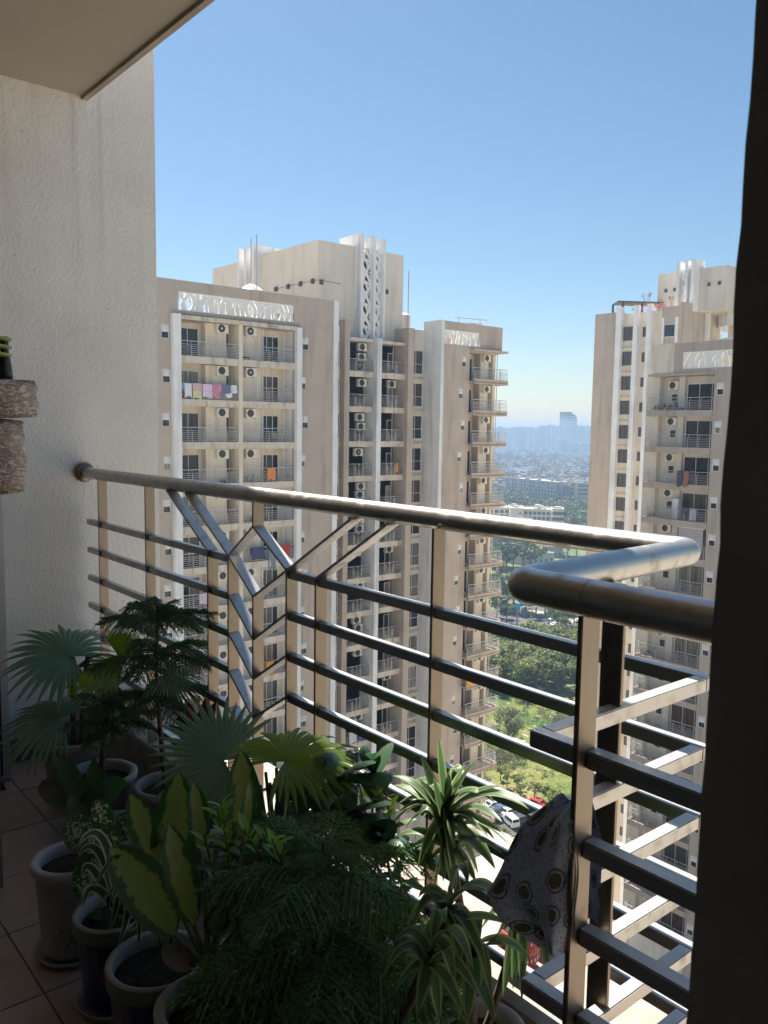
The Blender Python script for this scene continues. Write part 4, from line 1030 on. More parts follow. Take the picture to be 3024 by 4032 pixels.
bushes('planted_strip', [(rt.uniform(-110, -70), 101.9+rt.uniform(-.3, .5), rt.uniform(.6, 1.3)) for _ in range(130)], L_PARK, seed=2)
mb = MB()
for _ in range(70):
    q = z6(rt.uniform(200, 1200), rt.uniform(220, 900)); s_ = rt.uniform(.25, .7)
    mb.box(q.x-s_, q.x+s_, q.y-s_*.4, q.y+s_*.4, ZG, ZG+.10)
tag(mb.build('stones', M_PAVE), kind='stuff')
# ------------------------------------------------------------------ vehicles
C_GLASS = plain('car_glass', (.02, .025, .03), .08)
C_TYRE = plain('tyre_rubber', (.02, .02, .02), .85)
C_LAMP = plain('car_lamp', (.7, .68, .62), .2)
def paint(n_, c): return mat(n_, c, .25, 0, var=.02, coat=.6)
PAINT = {k: paint('paint_'+k, c) for k, c in dict(white=(.78, .78, .77), red=(.62, .05, .03), silver=(.45, .46, .47), dark=(.045, .05, .06), blue=(.06, .10, .18)).items()}
def car_parts(van):
    L, W = (3.7, 1.55) if van else (4.1, 1.7)
    body, glass = MB(), MB()
    if van: prof = [(-L/2, .35), (-L/2, 1.05), (-L/2+.10, 1.78), (L/2-1.15, 1.84), (L/2-.45, 1.18), (L/2-.02, .95), (L/2, .35)]
    else: prof = [(-L/2, .35), (-L/2, .92), (-L/2+.45, .98), (-L/2+1.05, 1.42), (.55, 1.45), (1.15, .96), (L/2-.1, .84), (L/2, .35)]
    def sec(x, z):                                           # tumblehome
        return W/2 if z < 1.0 else W/2-(z-1.0)*.22
    left = [(x, sec(x, z), z) for x, z in prof]; right = [(x, -sec(x, z), z) for x, z in prof]
    body.poly(left[::-1]); body.poly(right)
    for i in range(len(prof)):
        j = (i+1) % len(prof); body.poly([left[i], left[j], right[j], right[i]])
    for s_ in (-1, 1):
        if van: ws = [(-1.6, -.75), (-.68, .12), (.2, .82)]
        else: ws = [(-1.0, -.15), (-.07, .62)]
        for a, c in ws:
            z0, z1 = (1.12, 1.62) if van else (1.0, 1.34)
            a2, c2 = (a+.1 if not van and a < -.9 else a), (c-.25 if (c > .6) else c)
            glass.poly([(a, s_*(sec(0, z0)+.012), z0), (c, s_*(sec(0, z0)+.012), z0), (c2, s_*(sec(0, z1)+.012), z1), (a2, s_*(sec(0, z1)+.012), z1)][::s_])
    (x0, z0), (x1, z1) = (prof[3], prof[4]) if van else (prof[4], prof[5])
    f = lambda t: (x0+(x1-x0)*t+.015, z0+(z1-z0)*t+.01)
    (xa, za), (xb, zb_) = f(.12), f(.9); glass.poly([(xa, -.58, za), (xb, -.66, zb_), (xb, .66, zb_), (xa, .58, za)])
    (x0, z0), (x1, z1) = (prof[1], prof[2]) if van else (prof[2], prof[3])
    f = lambda t: (x0+(x1-x0)*t-.015, z0+(z1-z0)*t+.01)
    (xa, za), (xb, zb_) = f(.2), f(.85); glass.poly([(xa, .62, za), (xb, .56, zb_), (xb, -.56, zb_), (xa, -.62, za)])
    wh = MB()
    for i in range(14):
        pass
    prof_w = []
    wheel = MB().tube([(0, -.09, 0), (0, .09, 0)], .31, 14)
    return body, glass.mesh('window_glass', C_GLASS), wheel.mesh('wheel', C_TYRE), L, W
CARS = {}
for van in (0, 1): CARS[van] = car_parts(van)
_bm = {}
_hl = MB(); _hl.box(-.05, .03, -.17, .17, -.08, .08); HEAD = _hl.mesh('headlight', C_LAMP)
def car(p, ang, colour, label, van=False, group='vehicles parked below'):
    body, glass, wheel, L, W = CARS[int(van)]
    if (van, colour) not in _bm: _bm[(van, colour)] = body.mesh('body', PAINT[colour])
    t = thing('parked_van' if van else 'car', (p[0], p[1], ZG+.01), label, 'van' if van else 'car', group); t.rotation_euler = (0, 0, ang)
    child(t, 'body', _bm[(van, colour)]); child(t, 'window_glass', glass)
    for x in (-L*.31, L*.31):
        for y in (-W*.46, W*.46): child(t, 'wheel', wheel, (x, y, .31))
    for y in (-W*.33, W*.33): child(t, 'headlight', HEAD, (L/2, y, .72))
p = z6(430, 1815); car(p, math.radians(162), 'white', 'small white van parked by the planted strip below the railing', True)
car(z6(765, 1575), math.radians(185), 'red', 'bright red car parked under the hedge trees')
car(z6(1255, 1560), math.radians(140), 'white', 'white car beside the post, right of the towel')
for (x, y, c, lab) in ((215, 1600, 'silver', 'silver car parked behind the leaf tips, farthest of the row from the van'), (250, 1690, 'dark', 'dark car next to the white van, towards the left tower'), (330, 1660, 'blue', 'dark blue car behind the white van'), (200, 1770, 'dark', 'dark car half hidden at the foot of the left tower'), (570, 1790, 'dark', 'dark car parked close behind the towel, nose to the van'), (420, 1690, 'silver', 'silver grey car between the rail and the roof of the white van')):
    car(z6(x, y), math.radians(75+R.uniform(-8, 8)), c, lab)
for (x, y, c, v, a, lab) in ((965, 1010, 'white', 1, 100, 'white van crossing the far junction'), (1020, 1050, 'white', 0, 80, 'white car waiting at the far junction'), (915, 1105, 'dark', 0, 110, 'dark car turning at the far junction'), (1335, 1000, 'white', 0, 60, 'white car half hidden by the junction trees'), (410, 1210, 'dark', 0, 140, 'dark car on the far road near the wood')):
    car(z5(x, y), math.radians(a), c, lab, bool(v), 'traffic at the junction')
for (x, y, lab) in ((825, 1085, 'person riding a scooter towards the junction, leading'), (870, 1065, 'person riding a scooter behind another at the junction')):
    p = z5(x, y); t = thing('scooter', (p.x, p.y, ZG+.01), lab.replace('person riding a ', 'dark ') .replace('dark scooter', 'dark scooter with a rider'), 'scooter', 'traffic at the junction')
    mb = MB(); mb.bar((0, -.5, .55), (0, .45, .55), .3, .25, (1, 0, 0)); mb.bar((0, .45, .4), (0, .6, 1.0), .1, .12, (1, 0, 0)); mb.bar((-.3, .55, 1.0), (.3, .55, 1.0), .05, .05, (0, 1, 0)); mb.build('body', PAINT['dark'], t, (p.x, p.y, ZG)) if 0 else child(t, 'body', mb.mesh('body', PAINT['dark']))
    for y_ in (-.55, .6): child(t, 'wheel', MB().tube([(-.06, y_, .27), (.06, y_, .27)], .27, 12).mesh('wheel', C_TYRE))
    rd = thing('person', (p.x, p.y, ZG+.65), 'person in dark clothes sitting on the '+('leading' if x < 850 else 'following')+' scooter', 'person')
    bm_ = bpy.data.meshes.new('body'); V = [(0, -.15, .75-.65), (0, -.1, 1.1-.65), (0, 0, 1.35-.65), (0, .02, 1.5-.65), (0, .03, 1.65-.65), (.2, 0, 1.32-.65), (.24, .25, 1.1-.65), (.22, .5, 1.05-.65), (-.2, 0, 1.32-.65), (-.24, .25, 1.1-.65), (-.22, .5, 1.05-.65), (.12, .25, .75-.65), (.14, .3, .35-.65), (-.12, .25, .75-.65), (-.14, .3, .35-.65)]
    E_ = [(0, 1), (1, 2), (2, 3), (3, 4), (2, 5), (5, 6), (6, 7), (2, 8), (8, 9), (9, 10), (0, 11), (11, 12), (0, 13), (13, 14)]
    bm_.from_pydata(V, E_, []); bm_.materials.append(PAINT['dark'])
    o = child(rd, 'body', bm_); sk = o.modifiers.new('skin', 'SKIN')
    for i, q in enumerate(bm_.skin_vertices[0].data if bm_.skin_vertices else []): q.radius = (.12, .1)
    o.modifiers.new('sub', 'SUBSURF').levels = 1
# ------------------------------------------------------------------ street lamps and sign at the junction
def street_lamp(p, ang, lab, two=True):
    t = thing('street_lamp', (p.x, p.y, ZG), lab, 'street lamp', 'street lamps at the junction')
    mb = MB(); mb.tube([(0, 0, 0), (0, 0, 6.0)], [.11, .07], 8); child(t, 'pole', mb.mesh('pole', T_STEEL2))
    for s_ in ((-1, 1) if two else (1,)):
        d = Vector((math.cos(ang), math.sin(ang), 0))*s_
        m_ = MB().tube([(0, 0, 6.0), d*.6+Vector((0, 0, 6.9)), d*1.7+Vector((0, 0, 7.4))], .05, 6); child(t, 'arm', m_.mesh('arm', T_STEEL2))
        h = MB().bar(d*1.6+Vector((0, 0, 7.38)), d*2.4+Vector((0, 0, 7.5)), .3, .12, d.cross(Vector((0, 0, 1)))); child(t, 'lamp_head', h.mesh('lamp_head', T_FRAME))
T_STEEL2 = plain('galvanised', (.42, .42, .41), .5, .5)
street_lamp(z5(688, 1070), math.radians(50), 'double armed street lamp beside the tall thin pole at the junction')
street_lamp(z5(1255, 1330), math.radians(230), 'single armed street lamp rising from the trees near the steel post', False)
p = z5(712, 1062); t = thing('utility_pole', (p.x, p.y, ZG), 'tall thin pole right of the double street lamp', 'pole')
MB().tube([(p.x, p.y, ZG), (p.x, p.y, ZG+9)], [.10, .06], 7).build('pole', T_STEEL2, t); MB().box(p.x-.05, p.x+1.2, p.y-.04, p.y+.04, ZG+8.3, ZG+8.4).build('cross_arm', T_STEEL2, t)
p = z5(515, 1040); t = thing('sign_pole', (p.x, p.y, ZG), 'thick pole with a bright blue sign box at the junction', 'sign')
MB().tube([(p.x, p.y, ZG), (p.x, p.y, ZG+5.0)], .32, 10).build('pole', T_STEEL2, t)
MB().box(p.x-.9, p.x+.9, p.y-.35, p.y+.35, ZG+5, ZG+8.0).build('sign_box', plain('cyan_sign', (.05, .42, .62), .4), t)
# ------------------------------------------------------------------ middle distance buildings
W_DARK = plain('far_window', (.055, .06, .07), .4)
def bearing_block(name, p0, p1, depth, h, m, label, floors=0, cols=0, win=(1.6, 1.5), base=1.0, top=.9, skip=None, roofbits=0, seed=1, wm=None):
    """p0, p1: front corners on the ground, left to right as seen"""
    t = thing(name, (p0.x, p0.y, ZG), label, 'building')
    d = Vector((p1.x-p0.x, p1.y-p0.y, 0)); L = d.length; t.rotation_euler = (0, 0, math.atan2(d.y, d.x))
    mb = MB(); mb.box(0, L, 0, depth, -.5, h); child(t, 'wall', mb.mesh('wall', m))
    mb = MB(); mb.box(-.1, L+.1, -.1, .25, h+.001, h+top); mb.box(-.1, L+.1, depth-.25, depth+.1, h+.001, h+top); mb.box(-.1, .25, .251, depth-.251, h+.001, h+top); mb.box(L-.25, L+.1, .251, depth-.251, h+.001, h+top)
    child(t, 'parapet', mb.mesh('parapet', m))
    if floors:
        w = MB(); w.box(-win[0]/2, win[0]/2, -.06, .02, 0, win[1]); wme = w.mesh('window', wm or W_DARK)
        fhh = (h-base)/floors
        for i in range(floors):
            for j in range(cols):
                if skip and skip(i, j): continue
                child(t, 'window', wme, (L*(j+.5)/cols, 0, base+fhh*i+.5))
            sl = MB(); sl.box(0, L, -.12, .0, base+fhh*i-.1, base+fhh*i+.1); child(t, 'string_course', sl.mesh('string_course', m))
    r_ = random.Random(seed)
    for _ in range(roofbits):
        x, y = r_.uniform(1, L-3), r_.uniform(1, depth-3); q = MB(); q.box(x, x+r_.uniform(1.5, 4), y, y+r_.uniform(1.5, 3), h-.05, h+r_.uniform(1.2, 2.8)); child(t, 'roof_housing', q.mesh('roof_housing', m))
    return t
M_HOT = mat('cream_hotel', (.62, .57, .48), .9, var=.05, scale=.3)
M_GREYB = mat('grey_apartments', (.40, .38, .35), .9, var=.06, scale=.2)
M_DKB = mat('dark_cladding', (.10, .11, .13), .7, var=.1, scale=.2)
M_WHB = mat('pale_block', (.50, .47, .42), .9, var=.06, scale=.3)
M_TERR = mat('terrace_pale', (.60, .50, .36), .9, var=.1, scale=.4)
bearing_block('white_office_block', zf(-200, 1842), zf(345, 1850), 16, 17.0, M_HOT, 'cream block with regular windows at the foot of the hazy view, beside the left tower', 5, 8, (2.2, 1.9), 1.0, roofbits=2)
bearing_block('white_office_block', zf(348, 1875), zf(525, 1880), 22, 17.6, M_HOT, 'narrow windowless cream block between two rows of windows', 5, 2, (1.0, 1.2), 1.0, skip=lambda i, j: j == 0, roofbits=2)
bearing_block('white_office_block', zf(528, 1872), zf(1050, 1890), 20, 17.0, M_HOT, 'long cream block with three rows of dark windows, above the handrail', 5, 9, (2.0, 1.9), 1.0, roofbits=5, seed=4)
t = bearing_block('roof_terrace_block', zf(900, 1905), zf(1052, 1910), 12, 18.2, M_HOT, 'right end block of the cream building with a pale roof terrace', 5, 3, (2.6, 1.9), 1.0)
bearing_block('grey_apartment_block', zf(300, 1380), zf(960, 1470), 26, 20.5, M_GREYB, 'long grey apartment block behind the cream building, with dark paired windows', 6, 17, (2.0, 2.1), .8, skip=lambda i, j: (i > 3 and j % 3 == 1) or (i*7+j*5) % 11 == 0, roofbits=14, seed=2)
bearing_block('dark_slab_block', zf(1030, 1480), zf(1140, 1482), 14, 17.5, M_DKB, 'dark blue-grey slab block between two grey apartment blocks', 0, 0)
bearing_block('grey_apartment_block', zf(945, 1462), zf(1028, 1470), 14, 18.5, M_GREYB, 'narrow grey block just left of the dark slab', 6, 2, (2, 1.8), .8, roofbits=3)
bearing_block('grey_apartment_block', zf(1142, 1478), zf(1192, 1482), 14, 21.5, M_TERR, 'narrow warm coloured block just right of the dark slab', 6, 2, (1.6, 1.8), .8, roofbits=3)
bearing_block('grey_apartment_block', zf(1195, 1505), zf(1600, 1520), 20, 22.0, M_GREYB, 'grey apartment block with six rows of dark balconies, at the edge of the right tower', 6, 10, (2.6, 2.2), .8, skip=lambda i, j: j in (0,), roofbits=7, seed=6)
bearing_block('dark_office_block', z5(60, 150), z5(262, 165), 14, 20, M_WHB, 'pale narrow block with windows, behind the trees at the left tower edge', 6, 5, (1.6, 1.4), .8)
bearing_block('dark_office_block', z5(264, 185), z5(590, 172), 16, 20, M_DKB, 'dark half built office block behind the trees under the handrail', 6, 9, (2.2, 2.0), .8, wm=M_WHB, skip=lambda i, j: (i+j) % 3 != 0)
bearing_block('dark_office_block', z5(592, 165), z5(715, 150), 14, 20, M_WHB, 'pale windowed end block beside the dark office block', 6, 2, (1.6, 1.5), .8)
bearing_block('low_house', z5(650, 262), z5(1000, 215), 12, 4.4, M_HOT, 'low flat roofed house behind the corner of the handrail', 1, 5, (1.2, 1.3), .6, roofbits=4, seed=8)
bearing_block('low_house', z5(700, 140), z5(1110, 150), 14, 5.0, M_TERR, 'low pale building with white roof units, under the lower edge of the handrail', 1, 6, (1.2, 1.3), .6, roofbits=9, seed=9)
# ------------------------------------------------------------------ low-rise district in the haze
def house_mat():
    m, n, l, p = newmat('house_paint'); oi = n.new('ShaderNodeObjectInfo'); ra = n.new('ShaderNodeValToRGB'); ra.color_ramp.interpolation = 'CONSTANT'
    e = ra.color_ramp.elements; e[0].color = (.38, .36, .33, 1); e[1].position = .9; e[1].color = (.28, .20, .18, 1)
    for ps, c in ((.2, (.22, .20, .19)), (.35, (.52, .50, .47)), (.5, (.30, .25, .19)), (.62, (.12, .11, .105)), (.75, (.38, .30, .27)), (.82, (.19, .21, .225))):
        x = e.new(ps); x.color = (*c, 1)
    l.new(oi.outputs['Random'], ra.inputs[0]); l.new(ra.outputs[0], p.inputs['Base Color']); p.inputs['Roughness'].default_value = .9; return m
M_HOUSE = house_mat()
def house_mesh(seed):
    r_ = random.Random(seed); mb = MB(); w, d, h = r_.uniform(9, 15), r_.uniform(9, 14), r_.choice((7, 10, 10, 13))
    mb.box(-w/2, w/2, -d/2, d/2, -1, h)
    for (a, c, e, f) in ((-w/2, w/2, -d/2, -d/2+.3), (-w/2, w/2, d/2-.3, d/2), (-w/2, -w/2+.3, -d/2+.301, d/2-.301), (w/2-.3, w/2, -d/2+.301, d/2-.301)): mb.box(a, c, e, f, h+.001, h+1)
    sx = r_.uniform(-w/3, w/6); mb.box(sx, sx+3.4, 0, 3.5, h-.1, h+2.7); mb.box(sx+.5, sx+2, 1, 2.4, h+2.701, h+3.9)
    for i in range(int(h//3.2)):
        z = 3.2*i+1
        for j in range(4):
            if r_.random() < .75:
                x = -w/2+w*(j+.5)/4; mb.box(x-.8, x+.8, -d/2-.05, -d/2+.1, z, z+1.5, 1)
        for y_ in (-.25, .25):
            if r_.random() < .7: mb.box(w/2-.1, w/2+.05, d*y_-.8, d*y_+.8, z, z+1.5, 1)
        if r_.random() < .5: mb.box(-w/2+1, w/2-1, -d/2-1.2, -d/2-.051, z-1.0, z-.75)
    return mb.mesh('house', [M_HOUSE, W_DARK])
sheet('district_ground', [(q.x, q.y) for q in (G(1700, 2010), G(2700, 2010), G(2700, 1768), G(1700, 1768))], mat('district_lanes', (.10, .095, .085), .95, scale=.02, c2=(.05, .06, .035)), .003)
HM = [house_mesh(i) for i in range(7)]
rh = random.Random(11); placed = []
for i in range(5000):
    fx, fy = rh.uniform(1830, 2460), 1770+215*(rh.random()**.9)
    p = G(fx, fy); dd = math.hypot(p.x, p.y)
    if dd < 800 or any((p.x-q.x)**2+(p.y-q.y)**2 < (8+dd*.0028)**2 for q in placed): continue
    placed.append(p)
    s = rh.uniform(.62, .95)*(1+.00012*dd)
    tag(put('house', HM[rh.randrange(7)], None, (p.x, p.y, ZG), (0, 0, math.radians(50)+rh.gauss(0, .3)), (s, s, s*rh.uniform(.8, 1.35))),
        'small flat roofed house in the hazy low-rise district', 'house', 'houses of the hazy low-rise district')
    if len(placed) >= 295: break
HC = [plain('far_house_%s' % k, c, .9) for k, c in dict(cream=(.36, .33, .29), white=(.50, .48, .45), rose=(.27, .19, .17), grey=(.17, .165, .16), buff=(.27, .23, .18)).items()]
mb = MB(); r_ = random.Random(14)
for i in range(2600):                                         # what lies between and beyond the 295 nearest
    p = G(r_.uniform(1820, 2470), r_.uniform(1768, 1975)); dd = math.hypot(p.x, p.y)
    if dd < 820: continue
    w, d, h = r_.uniform(3, 6.5), r_.uniform(3, 6.5), r_.choice((6, 8, 9, 11, 13)); k = r_.randrange(5)
    mb.box(p.x-w, p.x+w, p.y-d, p.y+d, ZG, ZG+h, k); mb.box(p.x-w*.4, p.x+w*.3, p.y-d*.2, p.y+d*.6, ZG+h-.05, ZG+h+2.5, k)
    if dd < 1500:
        for z in range(2, h-1, 3): mb.box(p.x-w*.7, p.x+w*.7, p.y-d-.06, p.y-d+.1, ZG+z, ZG+z+1.3, 5)
tag(mb.build('distant_houses', HC+[W_DARK]), kind='stuff')
mb = MB(); r_ = random.Random(4)
for i in range(900):
    p = G(r_.uniform(1820, 2470), r_.uniform(1775, 2010)); dd = math.hypot(p.x, p.y)
    if dd < 620: continue
    s = r_.uniform(3, 6)
    for _ in range(14):
        c = Vector((p.x+r_.gauss(0, s*.5), p.y+r_.gauss(0, s*.5), ZG+3+abs(r_.gauss(0, s*.5)))); t_ = Vector((r_.gauss(0, 1), r_.gauss(0, 1), r_.gauss(0, 1))).normalized(); b_ = t_.cross(Vector((.3, .5, .8))).normalized()
        mb.poly([c-t_*s*.35, c+b_*s*.25, c+t_*s*.35, c-b_*s*.25])
tag(mb.build('far_greenery', L_FAR), kind='stuff')
for i in range(46):                                           # wood between the cream building and the right tower
    x, y = rt.uniform(1000, 1420), rt.uniform(1500, 1820)
    p = zf(x, y)
    tree(p, 'far', rt.uniform(1.1, 1.6), 'hazy tree in the wood between the cream building and the right tower', 'trees beside the cream building')
for i in range(16):
    p = zf(rt.uniform(330, 620), rt.uniform(1420, 1560)); tree(p, 'far', rt.uniform(1.2, 1.7), 'hazy tree between the cream building and the grey apartments', 'trees before the grey apartments')
for i in range(10):
    p = zf(rt.uniform(150, 320), rt.uniform(1180, 1420)); tree(p, 'far', rt.uniform(1.2, 1.8), 'hazy tree left of the grey apartments', 'trees left of the grey apartments')
# ------------------------------------------------------------------ far high-rises
M_HI = mat('highrise_grey', (.30, .29, .28), .9, var=.05, scale=.05)
M_HI2 = mat('highrise_pale', (.52, .49, .45), .9, var=.05, scale=.05)
HB = 2450.0
def hr(x0, x1, ztop, ybase=785, dist=1.0, m=M_HI, seed=0, lab=''):
    a, c = zf(x0, ybase), zf(x1, ybase)
    a, c = [EYE+(Vector((q.x, q.y, ZG))-EYE)*1.0 for q in (a, c)]
    k = HB*dist/math.hypot(a.x, a.y); a = Vector((a.x*k, a.y*k, ZG)); c = Vector((c.x*k, c.y*k, ZG))
    px = lambda y: at(1900+x0/3.318, 1550+y/3.318, 1, a.y).z
    h = px(ztop)-ZG
    t = thing('high_rise', a, lab, 'high-rise', 'high-rises on the horizon')
    d = c-a; L = d.length; t.rotation_euler = (0, 0, math.atan2(d.y, d.x)); r_ = random.Random(seed)
    mb = MB(); mb.box(0, L, 0, L*.6, -1, h-4); child(t, 'body', mb.mesh('body', m))
    cr_ = MB(); cr_.box(L*.15, L*.55, L*.1, L*.5, h-4.1, h); cr_.box(L*.62, L*.9, L*.1, L*.5, h-4.1, h-1.5); child(t, 'roof_block', cr_.mesh('roof_block', m))
    nb = max(2, int(L/14))
    for j in range(nb):
        w = L/nb; b_ = MB(); b_.box(j*w+w*.2, j*w+w*.6, -3.0, -.01, 0, h-6-r_.uniform(0, 4)); child(t, 'bay', b_.mesh('bay', M_HI2 if r_.random() < .5 else m))
        g = MB()
        for i in range(int((h-10)/9)): g.box(j*w+w*.65, j*w+w*.95, -.6, .02, 5+9*i, 11+9*i)
        child(t, 'window_band', g.mesh('window_band', W_DARK))
    return t
hi = [(195, 262, 428), (262, 372, 440), (376, 470, 432), (470, 562, 430), (568, 690, 432), (692, 738, 458), (745, 856, 415), (860, 960, 406), (968, 1072, 420), (1225, 1262, 412), (1262, 1330, 415), (1332, 1440, 418), (60, 190, 440), (1442, 1560, 425)]
for i, (x0, x1, zt) in enumerate(hi): hr(x0, x1, zt, m=M_HI, seed=i, dist=1+.05*((i*7) % 3), lab='pale blue hazy high-rise in the row along the horizon')
for i, (x0, x1, zt) in enumerate(((1005, 1128, 568), (1132, 1270, 618), (1272, 1420, 632), (300, 362, 600))):
    o = hr(x0, x1, zt, 800, .9, M_HI2, 30+i, ('lower paler block in front of the curved high-rise', 'low pale block right of centre before the horizon row', 'low pale block nearest the right tower before the horizon row', 'slim low pale block near the left tower before the horizon row')[i])
# the curved tower
a, c = zf(1075, 780), zf(1222, 780); k = 2520/math.hypot(a.x, a.y); a = Vector((a.x*k, a.y*k, ZG)); c = Vector((c.x*k, c.y*k, ZG))
t = thing('curved_high_rise', a, 'tall hazy tower with a rounded sloping top, highest on the horizon', 'high-rise'); d = c-a; L = d.length; t.rotation_euler = (0, 0, math.atan2(d.y, d.x))
H2 = at(1900+1080/3.318, 1550+240/3.318, 1, a.y).z-ZG; H1 = at(1900+1220/3.318, 1550+350/3.318, 1, a.y).z-ZG
pts = [(0, -1), (L, -1)]+[(L*math.sin(q)*.995, H1+(H2-H1)*math.cos(q)) for q in [math.radians(90-9*i) for i in range(11)]]
mb = MB(); mb.poly([(x, 0, z) for x, z in pts]); mb.poly([(x, 30, z) for x, z in pts][::-1])
for i in range(len(pts)): (x0, z0), (x1, z1) = pts[i], pts[(i+1) % len(pts)]; mb.poly([(x0, 0, z0), (x0, 30, z0), (x1, 30, z1), (x1, 0, z1)])
child(t, 'body', mb.mesh('body', M_HI))
for i in range(14):
    b_ = MB(); z = 20+i*8; w = L*.97 if z < H1 else L*.97*math.sqrt(max(0, 1-((z-H1)/(H2-H1))**2))
    if w > 3: b_.box(L*.03, w, -.8, .02, z, z+3.5); child(t, 'window_band', b_.mesh('window_band', W_DARK))
# ------------------------------------------------------------------ the air
b = MB(); b.box(-9000, 6000, -2500, 9000, ZG-2, 26)
m = bpy.data.materials.new('air'); m.use_nodes = True; n = m.node_tree.nodes
n.remove(n['Principled BSDF']); v = n.new('ShaderNodeVolumePrincipled')
v.inputs['Color'].default_value = (.42, .59, .80, 1); v.inputs['Density'].default_value = 4.6e-4; v.inputs['Anisotropy'].default_value = .3
m.node_tree.links.new(v.outputs[0], n['Material Output'].inputs['Volume'])
hz = b.build('haze', m); tag(hz, kind='stuff')
# ------------------------------------------------------------------ leaf materials (uv: u across, v along the blade)
def leaf_mat(name, mid, edge, kind='plain', rough=.38, tr=.22, rib=(.16, .22, .09), spec=.45, dry=0, pleat=0):
    m, n, l, p = newmat(name)
    uv = n.new('ShaderNodeUVMap'); sx = n.new('ShaderNodeSeparateXYZ'); l.new(uv.outputs[0], sx.inputs[0])
    ab = n.new('ShaderNodeMath'); ab.operation = 'MULTIPLY_ADD'; ab.inputs[1].default_value = 2; ab.inputs[2].default_value = -1; l.new(sx.outputs[0], ab.inputs[0])
    aa = n.new('ShaderNodeMath'); aa.operation = 'ABSOLUTE'; l.new(ab.outputs[0], aa.inputs[0])     # 0 at the rib, 1 at the margin
    g = n.new('ShaderNodeTexCoord')
    no = n.new('ShaderNodeTexNoise'); no.inputs['Scale'].default_value = 45; no.inputs['Detail'].default_value = 5; l.new(g.outputs['Object'], no.inputs['Vector'])
    oi = n.new('ShaderNodeObjectInfo')
    mx = n.new('ShaderNodeMixRGB'); mx.inputs[1].default_value = (*mid, 1); mx.inputs[2].default_value = (*edge, 1)
    fac = n.new('ShaderNodeMath'); fac.operation = 'ADD'
    j = n.new('ShaderNodeMath'); j.operation = 'MULTIPLY_ADD'; j.inputs[2].default_value = 0
    if kind == 'margin':                                      # pale heart, dark feathered margin
        j.inputs[1].default_value = .9; j.inputs[2].default_value = -.45
        l.new(no.outputs['Fac'], j.inputs[0]); l.new(j.outputs[0], fac.inputs[0]); l.new(aa.outputs[0], fac.inputs[1])
        r_ = n.new('ShaderNodeValToRGB'); r_.color_ramp.elements[0].position = .50; r_.color_ramp.elements[1].position = .66
    elif kind == 'stripe':                                    # pale margin
        j.inputs[1].default_value = .16; j.inputs[2].default_value = -.08
        l.new(no.outputs['Fac'], j.inputs[0]); l.new(j.outputs[0], fac.inputs[0]); l.new(aa.outputs[0], fac.inputs[1])
        r_ = n.new('ShaderNodeValToRGB'); r_.color_ramp.elements[0].position = .55; r_.color_ramp.elements[1].position = .66
    elif kind == 'spots':
        no.inputs['Scale'].default_value = 120; no.inputs['Detail'].default_value = 2
        sub = n.new('ShaderNodeMath'); sub.operation = 'MULTIPLY'; sub.inputs[1].default_value = -.16; l.new(aa.outputs[0], sub.inputs[0])
        l.new(no.outputs['Fac'], fac.inputs[0]); l.new(sub.outputs[0], fac.inputs[1])
        r_ = n.new('ShaderNodeValToRGB'); r_.color_ramp.elements[0].position = .455; r_.color_ramp.elements[1].position = .49
        r_.color_ramp.elements[0].color = (0, 0, 0, 1)
    else:
        no.inputs['Scale'].default_value = 12
        l.new(no.outputs['Fac'], fac.inputs[0]); fac.inputs[1].default_value = 0
        r_ = n.new('ShaderNodeValToRGB'); r_.color_ramp.elements[0].position = .3; r_.color_ramp.elements[1].position = .7
    l.new(fac.outputs[0], r_.inputs[0]); l.new(r_.outputs[0], mx.inputs[0])
    # midrib
    rr = n.new('ShaderNodeValToRGB'); rr.color_ramp.elements[0].position = .025; rr.color_ramp.elements[1].position = .07
    rr.color_ramp.elements[0].color = (.7, .7, .7, 1); rr.color_ramp.elements[1].color = (0, 0, 0, 1); l.new(aa.outputs[0], rr.inputs[0])
    m2 = n.new('ShaderNodeMixRGB'); m2.inputs[2].default_value = (*rib, 1); l.new(rr.outputs[0], m2.inputs[0]); l.new(mx.outputs[0], m2.inputs[1])
    out = m2.outputs[0]
    if dry:                                                   # brown tips
        dr = n.new('ShaderNodeMath'); dr.operation = 'MULTIPLY_ADD'; dr.inputs[1].default_value = .25; l.new(no.outputs['Fac'], dr.inputs[0]); l.new(sx.outputs[1], dr.inputs[2])
        r3 = n.new('ShaderNodeValToRGB'); r3.color_ramp.elements[0].position = dry; r3.color_ramp.elements[1].position = min(1, dry+.06); l.new(dr.outputs[0], r3.inputs[0])
        m3 = n.new('ShaderNodeMixRGB'); m3.inputs[2].default_value = (.22, .12, .05, 1); l.new(r3.outputs[0], m3.inputs[0]); l.new(out, m3.inputs[1]); out = m3.outputs[0]
    hs = n.new('ShaderNodeHueSaturation'); mr = n.new('ShaderNodeMapRange'); mr.inputs[3].default_value = .75; mr.inputs[4].default_value = 1.25; l.new(oi.outputs['Random'], mr.inputs[0]); l.new(mr.outputs[0], hs.inputs['Value']); l.new(out, hs.inputs['Color'])
    out = hs.outputs[0]
    l.new(out, p.inputs['Base Color']); p.inputs['Roughness'].default_value = rough; p.inputs['Specular IOR Level'].default_value = spec
    wv = n.new('ShaderNodeMath'); wv.operation = 'MULTIPLY_ADD'; wv.inputs[1].default_value = 46 if not pleat else 60; l.new(aa.outputs[0], wv.inputs[0]); 
    v2 = n.new('ShaderNodeMath'); v2.operation = 'MULTIPLY'; v2.inputs[1].default_value = -70 if not pleat else 0; l.new(sx.outputs[1], v2.inputs[0]); l.new(v2.outputs[0], wv.inputs[2])
    sn = n.new('ShaderNodeMath'); sn.operation = 'SINE'; l.new(wv.outputs[0], sn.inputs[0])
